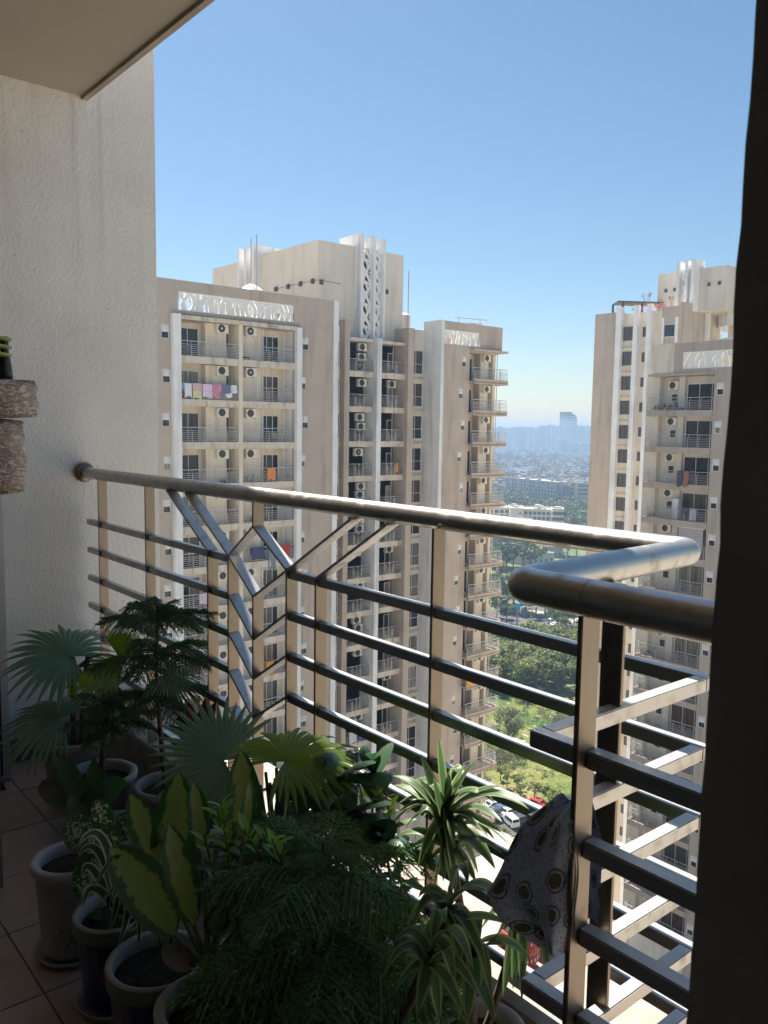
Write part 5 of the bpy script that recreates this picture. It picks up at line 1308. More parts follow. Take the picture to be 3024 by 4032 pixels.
    bp = n.new('ShaderNodeBump'); bp.inputs['Strength'].default_value = .10; bp.inputs['Distance'].default_value = .002; l.new(sn.outputs[0], bp.inputs['Height']); l.new(bp.outputs[0], p.inputs['Normal'])
    t = n.new('ShaderNodeBsdfTranslucent'); ts = n.new('ShaderNodeHueSaturation'); ts.inputs['Value'].default_value = 1.6; ts.inputs['Saturation'].default_value = 1.15; l.new(out, ts.inputs['Color']); l.new(ts.outputs[0], t.inputs['Color'])
    mxs = n.new('ShaderNodeMixShader'); mxs.inputs[0].default_value = tr; l.new(p.outputs[0], mxs.inputs[1]); l.new(t.outputs[0], mxs.inputs[2]); l.new(mxs.outputs[0], n['Material Output'].inputs['Surface'])
    return m
LM_PALM = leaf_mat('palm_leaf', (.12, .21, .13), (.15, .25, .16), rough=.36, rib=(.09, .16, .08), tr=.30, dry=.98)
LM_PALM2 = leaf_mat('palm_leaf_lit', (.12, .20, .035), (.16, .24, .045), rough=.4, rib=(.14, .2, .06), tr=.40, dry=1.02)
LM_AGLA = leaf_mat('aglaonema_leaf', (.26, .33, .09), (.04, .105, .03), 'margin', rough=.34, rib=(.22, .27, .10))
LM_DIEF = leaf_mat('dark_leaf', (.05, .11, .05), (.075, .15, .065), rough=.30, rib=(.10, .16, .07))
LM_DRY = leaf_mat('browning_leaf', (.09, .14, .05), (.13, .17, .06), rough=.42, dry=.80)
LM_SPOT = leaf_mat('spotted_leaf', (.05, .115, .04), (.52, .55, .32), 'spots', rough=.38)
LM_SPID = leaf_mat('striped_leaf', (.08, .14, .06), (.62, .60, .42), 'stripe', rough=.42, rib=(.05, .1, .04))
LM_DRAC = leaf_mat('dracaena_leaf', (.075, .14, .065), (.25, .30, .14), 'stripe', rough=.36, rib=(.15, .20, .08), tr=.30)
LM_CIT = leaf_mat('citrus_leaf', (.055, .12, .035), (.08, .16, .045), rough=.30)
LM_CITN = leaf_mat('young_citrus_leaf', (.19, .35, .045), (.24, .42, .06), rough=.36, tr=.35)
LM_LADY = leaf_mat('lady_palm_leaf', (.045, .09, .055), (.06, .115, .065), rough=.3, rib=(.03, .06, .03), pleat=1)
LM_CROT = leaf_mat('croton_leaf', (.09, .016, .014), (.045, .03, .014), 'margin', rough=.35, rib=(.2, .04, .03))
M_SOIL = mat('soil', (.035, .026, .02), .95, var=.5, scale=60, bump=.006, bscale=110)
M_STALK = mat('green_stalk', (.13, .17, .07), .55, var=.2, scale=30)
M_TRUNKP = mat('woody_stem', (.10, .08, .06), .9, var=.3, scale=50, bump=.002, bscale=160)
M_POTW = mat('white_pot', (.46, .44, .42), .55, var=.10, scale=14, dirt=((.25, .21, .17), .5, 12, (1, 1, 1)))
M_POTG = mat('grey_pot', (.36, .345, .325), .6, var=.10, scale=14, dirt=((.2, .17, .14), .5, 12, (1, 1, 1)))
M_POTN = mat('navy_glaze', (.022, .032, .17), .28, var=.12, scale=20, coat=.4)
M_POTGR = mat('green_rim', (.15, .21, .12), .5, var=.1, scale=20)
M_PRINT = plain('black_print', (.02, .02, .025), .6)
M_LEAFY = plain('painted_yellow', (.45, .36, .06), .5)
M_LEAFR = plain('painted_red', (.30, .04, .03), .5)

def blade(b, t, W, face=None, sag=None, fold=.12, shape='lance', nseg=10, curl=0, twist=0, base_w=.12):
    """leaf blade from b to t; `face`: the side its upper surface looks to; sag: offset of the middle of the curve"""
    b, t = Vector(b), Vector(t); face = Vector(face) if face is not None else (EYE-(b+t)/2); sag = Vector(sag) if sag is not None else Vector((0, 0, 0))
    c = (b+t)/2+sag*1.0
    rows = []
    for i in range(nseg+1):
        s_ = i/nseg
        p = b*(1-s_)**2+c*(2*s_*(1-s_))+t*s_*s_
        d = ((c-b)*(1-s_)+(t-c)*s_).normalized()
        x = d.cross(face).normalized()
        if twist: x = Matrix.Rotation(twist*(s_-.3), 3, d)@x
        nn = x.cross(d)
        if shape == 'lance': w = math.sin(math.pi*min(1, s_*.97+.03)**.85)**.8
        elif shape == 'oval': w = (math.sin(math.pi*(s_**.78))**.62)
        elif shape == 'strap': w = min(1, base_w*3+s_*5)*(1-s_**3.2)
        else: w = math.sin(math.pi*s_)**.6
        w = max(w, .0 if s_ > .98 else (base_w if s_ < .1 else .03))*W/2
        fo = fold+curl*s_
        rows.append([p-x*w+nn*w*fo, p-x*w*.5+nn*w*fo*.35, p, p+x*w*.5+nn*w*fo*.35, p+x*w+nn*w*fo])
    return rows
def leaf(pl, b, t, W, m, name='leaf', stalk=None, **k):
    mb = MB(); mb.grid(blade(b, t, W, **k)); o = mb.build(name, m, pl, uv=True)
    return o
def stems(pl, name, chains, m=None):
    for pts, r_ in chains:
        MB().tube(pts, r_, 7).build(name, m or M_STALK, pl)
def pot(pl, x, y, r_, h, m, rim=None, saucer=None, taper=.78, lip=.008, z=0, soil=.035):
    c = (x, y, z)
    zb_ = .02 if saucer else 0
    pr_ = [(0, zb_), (r_*taper, zb_), (r_*taper+.004, zb_+.008), (r_*.97, h-.032)]
    inner = [(r_+.002+lip, h-.004), (r_+lip-.004, h), (r_-.008, h), (r_-.014, h-.006), (r_-.016, h-soil-.01)]
    if rim:
        o = MB().lathe(pr_+[(r_*.98, h-.040)], c).build('pot', m, pl)
        MB().lathe([(r_*.96, h-.042), (r_+.003, h-.040), (r_+.005, h-.007), (r_+.003, h-.005)], c).build('rim', rim, pl)
        MB().lathe([(r_+.003, h-.0049), (r_+.001, h), (r_-.007, h), (r_-.012, h-.005), (r_-.016, h-soil-.01)], c).build('inner_wall', M_POTW, pl)
    else:
        o = MB().lathe(pr_+[(r_, h-.030), (r_+lip, h-.026)]+inner, c).build('pot', m, pl)
    so = MB(); so.lathe([(0, h-soil+.004), (r_*.5, h-soil+.006), (r_-.0155, h-soil)], c, 24); so.build('soil', M_SOIL, pl)
    if saucer: MB().lathe([(0, .001), (r_*taper+.012, .001), (r_*taper+.026, .022), (r_*taper+.023, .024), (r_*taper+.012, .006), (0, .006)], c).build('saucer', saucer, pl)
    return o
def sprig(pl, x, y, r_, h, seed, z0=.05, facing=None, n=1):
    """black floral print on the pot's side: flat decal pieces following the curve"""
    rr = random.Random(seed); mb = MB(); a0 = math.atan2(-y, -x) if facing is None else facing
    def pt(u, z): 
        rad = r_*(.785+.20*(z/h))+.0035
        return (x+rad*math.cos(a0+u), y+rad*math.sin(a0+u), z)
    def quad(u, z, du, dz, ang):
        ca, sa = math.cos(ang), math.sin(ang); P_ = []
        for i, j in ((-1, 0), (0, -.38), (1, 0), (0, .38)): P_.append(pt(u+(i*ca-j*sa)*du, z+(i*sa+j*ca)*dz))
        mb.poly(P_)
    for i in range(16):
        u = -.55+i*.07; z = z0+.03+.012*math.sin(i*.9); quad(u, z, .05, .0035, .2)
        if i % 2 == 0:
            s_ = 1 if i % 4 else -1; quad(u+.03, z+s_*.014, .07, .007, s_*.9); quad(u-.02, z+s_*.024, .05, .005, s_*1.4)
    mb.build('floral_print', M_PRINT, pl)
def plant(name, x, y, lab, z=0, cat='potted plant', group=None): return thing(name, (x, y, z), lab, cat, group)
# ------------------------------------------------------------------ fan palm leaves
def fan(pl, hub, axis, nrm, Rad, m, span=300, n=34, droop=.25, inner=.55, seed=0, cup=.1, fork=1.0):
    """pleated fan leaf: segments joined to `inner` of their length then free and drooping"""
    rr = random.Random(seed); hub = Vector(hub); axis = Vector(axis).normalized(); nrm = Vector(nrm); nrm = (nrm-axis*nrm.dot(axis)).normalized(); side = axis.cross(nrm)
    mb = MB(); step = math.radians(span)/n
    for i in range(n):
        a = -math.radians(span)/2+step*(i+.5); L = Rad*(.80+.20*math.cos(a*.5))*rr.uniform(.93, 1.05)*(1 if abs(a) < 1.9 else .82)
        d = axis*math.cos(a)+side*math.sin(a); x = nrm.cross(d).normalized()
        ks = [0, .12, .3, .5, inner+.03, .70, .82, .92, 1.0]; rows = []
        for k in ks:
            w = 2*L*k*math.tan(step/2)*1.02 if k <= inner+.031 else 2*L*(inner+.03)*math.tan(step/2)*(max(0, 1-((k-inner)/(1-inner))**1.5))**.8
            w = max(w, .0009)
            z = cup*L*k-droop*L*max(0, k-.35)**2*(1.1+.3*rr.random())
            p = hub+d*(L*k)+nrm*(cup*L*k*.6)+Vector((0, 0, -1))*(droop*L*max(0, k-.3)**2*1.6)*(1+.2*math.sin(i*1.7))
            rows.append([p-x*(w/2), p+nrm*(w*.30), p+x*(w/2)])
        mb.grid(rows, smooth=False)
    return mb.build('leaf', m, pl, uv=True)
def petiole(pl, a, hub, sag=(0, 0, 0), r_=.0035):
    a, hub = Vector(a), Vector(hub); c = (a+hub)/2+Vector(sag)
    MB().tube([a*(1-s)**2+c*2*s*(1-s)+hub*s*s for s in [i/8 for i in range(9)]], [r_*1.3-.4*r_*i/8 for i in range(9)], 6).build('leaf_stalk', M_STALK, pl)
Dp = lambda x, y, yy: atd(x, y, 1, yy)                         # point seen at (x, y) of the 1659 px photo, on the plane Y = yy
Zz = lambda x, y, yy: at(x/1.9988, 2350+y/1.9988, 1, yy)       # same, from an enlarged part of the photo
Zt = lambda x, y, yy: at(x/1.185, 3100+y/1.185, 1, yy)
Zg = lambda x, y, yy: at(1000+x/1.276, 2800+y/1.276, 1, yy)
VIEW = lambda p: (EYE-Vector(p)).normalized()
UP = Vector((0, 0, 1))

# 1 back-left fan palm in the tall grey pot
P1 = plant('fan_palm', -3.25, 1.12, 'fan palm in a tall grey printed pot in the corner by the left wall')
pot(P1, -3.25, 1.12, .125, .275, M_POTG, taper=.74); sprig(P1, -3.25, 1.12, .125, .275, 3, .07)
base = Vector((-3.25, 1.12, .25))
stems(P1, 'stem', [([base+Vector((dx, dy, -.02)), base+Vector((dx*1.6, dy*1.4, .18)), base+Vector((dx*2.4, dy*2, .34))], .011) for dx, dy in ((-.01, .0), (.03, .015), (.0, .03))], M_TRUNKP)
for hx, hy, yy, tx, ty, Rd, drp, m_, sp, sd_, tilt in ((545, 470, 1.08, 180, 330, .26, .55, LM_PALM, 300, 1, .9), (470, 960, 1.0, 40, 900, .23, .75, LM_PALM, 250, 2, 1.1), (960, 560, 1.2, 600, 640, .22, .4, LM_PALM2, 200, 3, 1.6), (940, 480, 1.22, 1000, 300, .15, .1, LM_PALM2, 120, 4, 1.0), (1300, 610, 1.25, 1500, 720, .15, .6, LM_PALM, 230, 5, 1.0)):
    h = Zz(hx, hy, yy); tip = deep(tx/1.9988, 2350+ty/1.9988, h); ax_ = tip-h
    fan(P1, h, ax_, VIEW(h)*.42+UP*tilt, Rd, m_, sp, 32, drp*.6, .58, sd_)
    petiole(P1, base+Vector((.01, .01, .3)) if hy < 900 else base+Vector((0, 0, .1)), h, (0, 0, .06))
# 2 Norfolk pines
def needle_mat(name, a, b_):
    m, n, l, p = newmat(name); oi = n.new('ShaderNodeObjectInfo'); g = n.new('ShaderNodeTexCoord')
    uv = n.new('ShaderNodeUVMap'); s_ = n.new('ShaderNodeSeparateXYZ'); l.new(uv.outputs[0], s_.inputs[0])
    mx = n.new('ShaderNodeMixRGB'); mx.inputs[1].default_value = (*a, 1); mx.inputs[2].default_value = (*b_, 1)
    no = n.new('ShaderNodeTexNoise'); no.inputs['Scale'].default_value = 5; l.new(g.outputs['Object'], no.inputs['Vector'])
    ad = n.new('ShaderNodeMath'); ad.operation = 'MULTIPLY_ADD'; ad.inputs[1].default_value = .35; l.new(oi.outputs['Random'], ad.inputs[0]); l.new(no.outputs['Fac'], ad.inputs[2])
    mr = n.new('ShaderNodeMapRange'); mr.inputs[1].default_value = .35; mr.inputs[2].default_value = .95; l.new(ad.outputs[0], mr.inputs[0]); l.new(mr.outputs[0], mx.inputs[0])
    l.new(mx.outputs[0], p.inputs['Base Color']); p.inputs['Roughness'].default_value = .5
    t = n.new('ShaderNodeBsdfTranslucent'); l.new(mx.outputs[0], t.inputs['Color']); ms = n.new('ShaderNodeMixShader'); ms.inputs[0].default_value = .32
    l.new(p.outputs[0], ms.inputs[1]); l.new(t.outputs[0], ms.inputs[2]); l.new(ms.outputs[0], n['Material Output'].inputs['Surface']); return m
N_DARK = needle_mat('dark_needles', (.065, .13, .058), (.11, .20, .085))
N_GREEN = needle_mat('green_needles', (.085, .19, .062), (.16, .31, .10))
def pine_branch(seed, m, needles=46):
    """one plumed branch along +X, 1 long; scaled when placed"""
    r_ = random.Random(seed); mb = MB(); 
    axis = lambda s: Vector((s, .03*math.sin(s*4+seed), .10*math.sin(s*2.2)-.16*s*s))
    def rope(p0, d, L, dr, cnt, nl):
        p0, d = Vector(p0), Vector(d).normalized(); sd_ = d.cross(UP).normalized()
        pts = [p0+d*(L*s)+Vector((0, 0, -dr*L*s*s*1.3)) for s in (0, .33, .66, 1)]
        mb.tube(pts, [.011, .010, .009, .006], 4, smooth=True)
        for k in range(cnt):
            s = (k+r_.random())/cnt; i = min(2, int(s*3)); f = s*3-i; p = pts[i]*(1-f)+pts[i+1]*f; t = (pts[i+1]-pts[i]).normalized()
            a = r_.uniform(0, 6.283); o = (sd_*math.cos(a)+sd_.cross(t)*math.sin(a)).normalized()
            q = p+o*.012; tip = p+o*nl*.62+t*nl*.75+Vector((0, 0, .006)); wv_ = t.cross(o)*.0068
            mid = p+o*nl*.62+t*nl*.2
            mb.poly([q-wv_, q+wv_, mid+wv_*.9, mid-wv_*.9]); mb.poly([mid-wv_*.9, mid+wv_*.9, tip])
    rope((0, 0, 0), (1, 0, 0), .35, .0, 40, .05); 
    for i in range(12):
        a, c = axis(i/12), axis((i+1)/12); mb.tube([a, c], [.016-.001*i, .015-.001*i], 5)
    n = 14
    for i in range(n):
        s = .10+.88*i/n; p = axis(s)
        for sg in (-1, 1):
            L = .44*(math.sin(math.pi*min(1, .22+s*.80))**.7)*r_.uniform(.85, 1.1)
            d = Vector((.55+.35*s, sg*(1-.35*s), r_.uniform(-.12, .12)))
            rope(p, d, L, r_.uniform(.25, .6), int(needles*L/.44)+6, .062)
    rope(axis(.95), (1, 0, -.15), .16, .2, 24, .055)
    return mb.mesh('branch', m)
PB = {k: [pine_branch(i, m_) for i in range(3)] for k, m_ in (('dark', N_DARK), ('green', N_GREEN))}
def whorl(pl, p, n, L, kind, pitch, a0, jit=.12, rr=random.Random(9)):
    for i in range(n):
        a = a0+6.283*i/n+rr.uniform(-jit, jit)
        put('branch', rr.choice(PB[kind]), pl, p, (rr.uniform(-.3, .3), -pitch+rr.uniform(-.1, .1), a), L*rr.uniform(.88, 1.1))
P3 = plant('norfolk_pine', -2.64, 1.2, 'tall dark potted pine with tiered feathery branches against the left end of the railing')
pot(P3, -2.62, 1.215, .105, .27, M_POTG, taper=.76)
MB().tube([(-2.62, 1.215, .22), (-2.66, 1.2, .6), (-2.64, 1.2, .90)], [.011, .008, .004], 8).build('trunk', M_TRUNKP, P3)
whorl(P3, (-2.642, 1.2, .87), 5, .085, 'dark', .45, .3); whorl(P3, (-2.645, 1.2, .845), 6, .20, 'dark', .12, .1); whorl(P3, (-2.653, 1.2, .72), 5, .22, 'dark', .0, .6); whorl(P3, (-2.655, 1.2, .58), 5, .20, 'dark', -.10, .2)
P2 = plant('norfolk_pine', -2.85, 1.07, 'short dark pine in a wide white pot in front of the taller one')
pot(P2, -2.85, 1.07, .118, .27, M_POTW, taper=.76)
MB().tube([(-2.85, 1.07, .22), (-2.83, 1.08, .42), (-2.79, 1.09, .56)], [.015, .010, .004], 8).build('trunk', M_TRUNKP, P2)
whorl(P2, (-2.79, 1.09, .53), 5, .13, 'dark', .2, 0); whorl(P2, (-2.80, 1.088, .46), 5, .17, 'dark', .0, .5)
# dark red croton between the pines and the railing
PC = plant('croton', -2.36, 1.22, 'dark red leaved croton low in front of the slanted bars')
pot(PC, -2.36, 1.215, .09, .24, M_POTG)
rr = random.Random(3)
for i in range(15):
    a = rr.uniform(0, 6.28); b_ = Vector((-2.36, 1.215, .34+.012*i)); tp = b_+Vector((.16*math.cos(a), .085*math.sin(a), rr.uniform(.0, .12)))
    leaf(PC, b_, tp, .05, LM_CROT, face=UP, sag=(0, 0, .03), fold=.2)
for tx, ty in ((1390, 780), (1480, 760), (1640, 700), (1700, 760)): leaf(PC, (-2.36, 1.2, .46), Zz(tx, ty+60, 1.22), .045, LM_CROT, sag=(0, 0, .02), fold=.2)
stems(PC, 'stem', [([(-2.36, 1.215, .2), (-2.36, 1.215, .5)], .006)], M_TRUNKP)
# leafy dark plant with browning leaf tips
PD = plant('dieffenbachia', -2.52, .99, 'dark broad leaved plant with a brown curled leaf tip beside the back pots')
pot(PD, -2.50, .99, .10, .235, M_POTG)
bs = Vector((-2.50, .97, .30))
for (bx, by, tx, ty, w, m_, yy, sg) in ((640, 1720, 300, 1490, .075, LM_DRY, .93, .05), (660, 1650, 445, 1245, .055, LM_DIEF, .95, .03), (740, 1600, 735, 1260, .045, LM_DIEF, .99, .0), (800, 1600, 1010, 1475, .06, LM_DIEF, 1.0, .04), (720, 1760, 560, 1560, .07, LM_DIEF, .93, .02), (700, 1700, 690, 1480, .05, LM_DIEF, .96, .0)):
    b_, t_ = Zz(bx, by, yy), Zz(tx, ty, yy-.03); leaf(PD, b_, t_, w*1.25, m_, sag=(0, 0, sg), fold=.35, shape='oval', twist=.3)
    stems(PD, 'leaf_stalk', [([(-2.50, .985, .2), (Vector((-2.5, .985, .2))+b_)/2+Vector((0, -.01, .02)), b_], .004)])
# spotted plant in the white printed pot with saucer
PS = plant('spotted_dumb_cane', -2.29, .77, 'cream spotted plant in a white pot with black floral print, on the tiles')
pot(PS, -2.30, .772, .098, .285, M_POTW, saucer=M_POTW, taper=.78); sprig(PS, -2.30, .772, .098, .285, 1, .055, facing=math.atan2(-.75, 2.1)+.1)
for (bx, by, tx, ty, w, yy) in ((470, 300, 296, 170, .085, .80), (520, 300, 355, 215, .06, .78), (500, 190, 440, 60, .05, .84), (560, 230, 535, 150, .05, .84), (480, 330, 360, 520, .075, .76), (560, 260, 360, 265, .07, .8), (600, 240, 575, 110, .05, .86)):
    b_, t_ = Zt(bx, by, yy), Zt(tx, ty, yy-.03); leaf(PS, b_, t_, w*1.15, LM_SPOT, sag=(0, 0, .02), fold=.2, shape='oval')
    stems(PS, 'leaf_stalk', [([(-2.29, .78, .24), (Vector((-2.29, .78, .27))+b_)/2+Vector((0, 0, .02)), b_], .004)])
# striped spider plant in the navy pot with saucer
PN = plant('spider_plant', -2.02, .785, 'striped arching plant in a small navy pot with green rim and white saucer')
pot(PN, -2.02, .785, .098, .255, M_POTN, rim=M_POTGR, saucer=M_POTW, taper=.74)
for u, z_, m_ in ((-.35, .12, M_LEAFR), (.0, .09, M_LEAFY), (.35, .13, M_LEAFR)):
    a = math.atan2(-.785, 2.02)+u; q = lambda du, dz: (-2.02+(.0835+.07*(z_+dz)*.3)*math.cos(a+du), .785+(.0835+.07*(z_+dz)*.3)*math.sin(a+du), z_+dz)
    MB().poly([q(0, -.025), q(.10, -.004), q(.03, .03), q(-.06, .006)]).build('painted_leaf', m_, PN)
bs = Vector((-2.0, .79, .25))
for (mx_, my_, tx, ty) in ((480, 240, 355, 290), (460, 300, 358, 335), (430, 380, 385, 430), (440, 470, 390, 560), (520, 450, 500, 620), (560, 500, 505, 700), (600, 560, 545, 770), (640, 560, 640, 760), (680, 560, 720, 740), (600, 420, 470, 540), (560, 330, 430, 480), (650, 600, 590, 680), (700, 600, 740, 700)):
    yq = .71 if tx < 480 else .755; t_ = Zt(tx, ty, yq); md = Zt(mx_, my_, yq+.015); c_ = md*2-(bs+t_)/2
    leaf(PN, bs, t_, .026, LM_SPID, sag=c_-(bs+t_)/2, fold=.25, shape='strap', nseg=12)
leaf(PN, Zt(470, 560, .75), Zt(400, 720, .74), .03, LM_DRY, sag=(0, 0, .02), fold=.6)
# big navy pot with green rim
PG = plant('navy_planter', -1.735, .775, 'large navy pot with a green rim and a withered plant, front row')
pot(PG, -1.735, .775, .112, .275, M_POTN, rim=M_POTGR, saucer=M_POTW, taper=.76)
a = math.atan2(-.775, 1.735)+.25
MB().poly([(-1.735+.102*math.cos(a+d_), .775+.102*math.sin(a+d_), z_) for d_, z_ in ((0, .15), (.1, .175), (.04, .205), (-.06, .18))]).build('painted_leaf', M_LEAFY, PG)
for (bx, by, tx, ty) in ((760, 790, 735, 680), (790, 800, 840, 720), (770, 800, 800, 700), (745, 800, 745, 700)):
    MB().tube([Zt(bx, by+30, .775), Zt((bx+tx)/2+8, (by+ty)/2, .77), Zt(tx, ty, .765)], .0035, 6).build('stem', M_STALK, PG)
leaf(PG, Zt(880, 860, .74), Zt(800, 730, .76), .05, leaf_mat('withered_leaf', (.20, .16, .13), (.28, .22, .18), rough=.8), sag=(0, -.02, .02), fold=.7, shape='oval')
# aglaonema in the front pot
PA = plant('aglaonema', -1.49, .78, 'broad leaved plant with yellow-green hearts in the pale pot at the bottom edge')
pot(PA, -1.49, .785, .108, .30, M_POTW, taper=.78, soil=.05)
tk = [Vector((-1.485, .785, .24)), Vector((-1.487, .783, .33)), Zt(985, 860, .78)]
MB().tube(tk, [.016, .014, .013], 9).build('stem', M_TRUNKP, PA)
crown_ = Zt(975, 840, .78)
for (bx, by, tx, ty, w, yy, y2, sg, tw) in ((815, 690, 512, 283, .098, .745, .72, (0, 0, .035), .2), (770, 430, 606, 28, .070, .80, .80, (-.015, 0, .02), -.25), (800, 430, 832, -75, .098, .84, .86, (0, 0, .0), .1), (905, 640, 788, 172, .062, .76, .76, (0, -.01, .03), .5), (940, 300, 900, -25, .045, .85, .87, (.01, 0, .02), .3), (1140, 260, 1125, -175, .075, .92, .95, (.01, 0, 0), -.2), (1150, 200, 1165, -20, .03, .88, .9, (0, 0, 0), .6), (860, 500, 735, 250, .06, .86, .88, (0, 0, .02), .2), (1000, 700, 1040, 560, .05, .8, .82, (0, 0, .02), .4)):
    b_, t_ = Zt(bx, by, yy), Zt(tx, ty, y2); leaf(PA, b_, t_, w*1.12, LM_AGLA, sag=sg, fold=.22, shape='oval', twist=tw, nseg=14)
    c_ = (crown_+b_)/2+Vector((0, 0, -.005)); MB().tube([crown_, crown_*.3+c_*.7, b_], [.010, .0065, .004], 7).build('leaf_stalk', M_STALK, PA)
# printed pot behind, with two young citrus shrubs
P8 = plant('citrus_shrub', -1.62, .95, 'small citrus shrub with bright new leaves in a grey printed pot')
pot(P8, -1.62, .95, .09, .27, M_POTG, taper=.8); sprig(P8, -1.62, .95, .09, .27, 8, .08)
rr = random.Random(12)
_lf = {}
def unit_leaf(m_, key):
    if key not in _lf: mb = MB(); mb.grid(blade((0, 0, 0), (1, 0, 0), .42, face=(0, 0, 1), sag=(0, 0, .08), fold=.25, shape='oval', nseg=7)); _lf[key] = mb.mesh('leaf', m_, uv=True)
    return _lf[key]
def place_leaf(pl, p, d, L, m_, key):
    d = Vector(d).normalized(); q = d.to_track_quat('X', 'Z').to_euler()
    put('leaf', unit_leaf(m_, key), pl, p, q, L)
def citrus(pl, base, tops, n, spread=.07, young=True, L=.054):
    for tp in tops:
        tp = Vector(tp); base = Vector(base); mid_ = (base+tp)/2+Vector((rr.uniform(-.02, .02), rr.uniform(-.02, .02), 0))
        MB().tube([base, mid_, tp], [.005, .004, .002], 6).build('stem', M_STALK, pl)
        for i in range(n):
            s = .25+.75*(i/n); p = (mid_*(1-(s-.5)*2)+tp*((s-.5)*2)) if s > .5 else base*(1-2*s)+mid_*(2*s)
            a = i*2.4+rr.uniform(-.4, .4); new = young and s > .80
            d = Vector((math.cos(a), math.sin(a), rr.uniform(-.25, .45) if not new else rr.uniform(.4, 1.4)))
            place_leaf(pl, p, d, L*(rr.uniform(.8, 1.25) if not new else rr.uniform(.55, .95)), LM_CITN if new else LM_CIT, 'citn' if new else 'cit')
citrus(P8, (-1.62, .95, .23), (Zt(1010, 90, .81), Zt(1045, 190, .80), Zt(950, 220, .82), Zt(1030, 50, .83)), 30, L=.05)
P8b = plant('citrus_shrub', -1.56, 1.14, 'second small citrus shrub, between the big pine and the broad leaved plant')
pot(P8b, -1.83, 1.17, .10, .27, mat('terracotta_pale', (.40, .30, .22), .8, var=.15, scale=20)) if 0 else None
pot(P8b, -1.56, 1.14, .085, .25, M_POTW)
citrus(P8b, (-1.56, 1.14, .21), (Zt(1140, 195, .84), Zt(1225, 215, .86), Zt(1270, 240, .85)), 26)
# centre fan palm
PP = plant('fan_palm', -1.86, 1.19, 'fan palm with two large spread fronds in front of the railing, centre')
pot(PP, -1.86, 1.19, .10, .265, mat('buff_pot', (.42, .34, .26), .7, var=.12, scale=18), taper=.8)
bs = Vector((-1.86, 1.19, .25))
hA, hB = at(878, 2995, 1, 1.10), at(1122, 2998, 1, 1.12)
zq = lambda x, y, yy: at(x/1.185, 2300+y/1.185, 1, yy)
zd = lambda x, y, h_: deep(x/1.185, 2300+y/1.185, h_)
fan(PP, hA, zd(720, 640, hA)-hA, VIEW(hA)*.9+UP*.5, .215, LM_PALM, 285, 34, .16, .55, 11, .05)
fh = Vector((fw.x, fw.y, 0)).normalized()
fan(PP, hB, fh*.75+cr*.65+UP*.12, UP+VIEW(hB)*.16, .215, LM_PALM2, 300, 38, .40, .62, 12, .22)
for h in (hA, hB): petiole(PP, bs, h, (.01, 0, .03))
for (tx, ty) in ((1240, 900), (1260, 950), (1290, 880), (1310, 930), (1215, 960)): MB().tube([bs, (bs+zq(tx, ty+60, 1.15))/2, zq(tx, ty-20, 1.13)], .005, 6).build('leaf_stalk', M_STALK, PP)
hC = Zg(170, 250, 1.22); fan(PP, hC, Vector((.3, .2, -.4)), VIEW(hC)+UP*.4, .16, LM_PALM2, 120, 14, .3, .5, 14); petiole(PP, bs, hC)
# lady palm: dark pleated drooping leaflets
PL = plant('lady_palm', -1.52, 1.24, 'dark lady palm with broad pleated drooping leaflets in front of the railing')
pot(PL, -1.56, 1.235, .09, .25, M_POTG)
for (hx, hy, tips, yy) in ((450, 345, ((305, 235, .055), (610, 262, .06), (560, 290, .05), (350, 240, .05)), 1.22), (440, 570, ((330, 390, .06), (470, 400, .05), (100, 560, .06), (270, 400, .055)), 1.20), (500, 530, ((655, 610, .065), (690, 470, .05), (560, 620, .05), (600, 480, .05)), 1.20), (280, 420, ((95, 340, .05), (345, 330, .045), (230, 540, .05), (150, 560, .045)), 1.22), (660, 660, ((650, 540, .05), (560, 700, .05), (760, 700, .05)), 1.18), (500, 640, ((580, 690, .05), (420, 720, .05), (500, 760, .05)), 1.18), (620, 320, ((520, 190, .03), (690, 160, .035), (600, 210, .03)), 1.24), (330, 700, ((230, 600, .05), (480, 690, .05), (300, 820, .05)), 1.2)):
    h = Zg(hx, hy, yy)
    for tx, ty, w in list(tips)+[(hx+R.uniform(90, 175)*math.cos(q), hy+R.uniform(70, 130)*math.sin(q), R.uniform(.035, .05)) for q in [R.uniform(0, 6.28) for _ in range(3)]]:
        t_ = Zg(tx, ty, yy-.04); leaf(PL, h, t_, w*1.45, LM_LADY, sag=(0, -.01, .045), fold=-.25, shape='lance', nseg=12, face=VIEW(h)*.5+UP)
    MB().tube([(-1.56, 1.235, .2), (Vector((-1.56, 1.235, .3))+h)/2, h], .004, 6).build('leaf_stalk', M_STALK, PL)
# fruiting citrus
PF = plant('calamondin', -1.36, 1.24, 'small citrus bush bearing one green-yellow fruit, beside the tall post')
pot(PF, -1.385, 1.235, .085, .25, M_POTW)
citrus(PF, (-1.385, 1.235, .21), (Zg(600, 320, 1.22), Zg(660, 400, 1.2), Zg(520, 330, 1.22)), 22, L=.058)
fr_ = Zg(633, 458, 1.19); mb = MB(); mb.lathe([(0, -.017)]+[(.0175*math.sin(a), -.017*math.cos(a)) for a in [i*math.pi/10 for i in range(1, 10)]]+[(0, .017)], fr_, 16); mb.build('fruit', mat('unripe_fruit', (.17, .17, .02), .4, var=.15, scale=60, bump=.0006, bscale=500), PF)
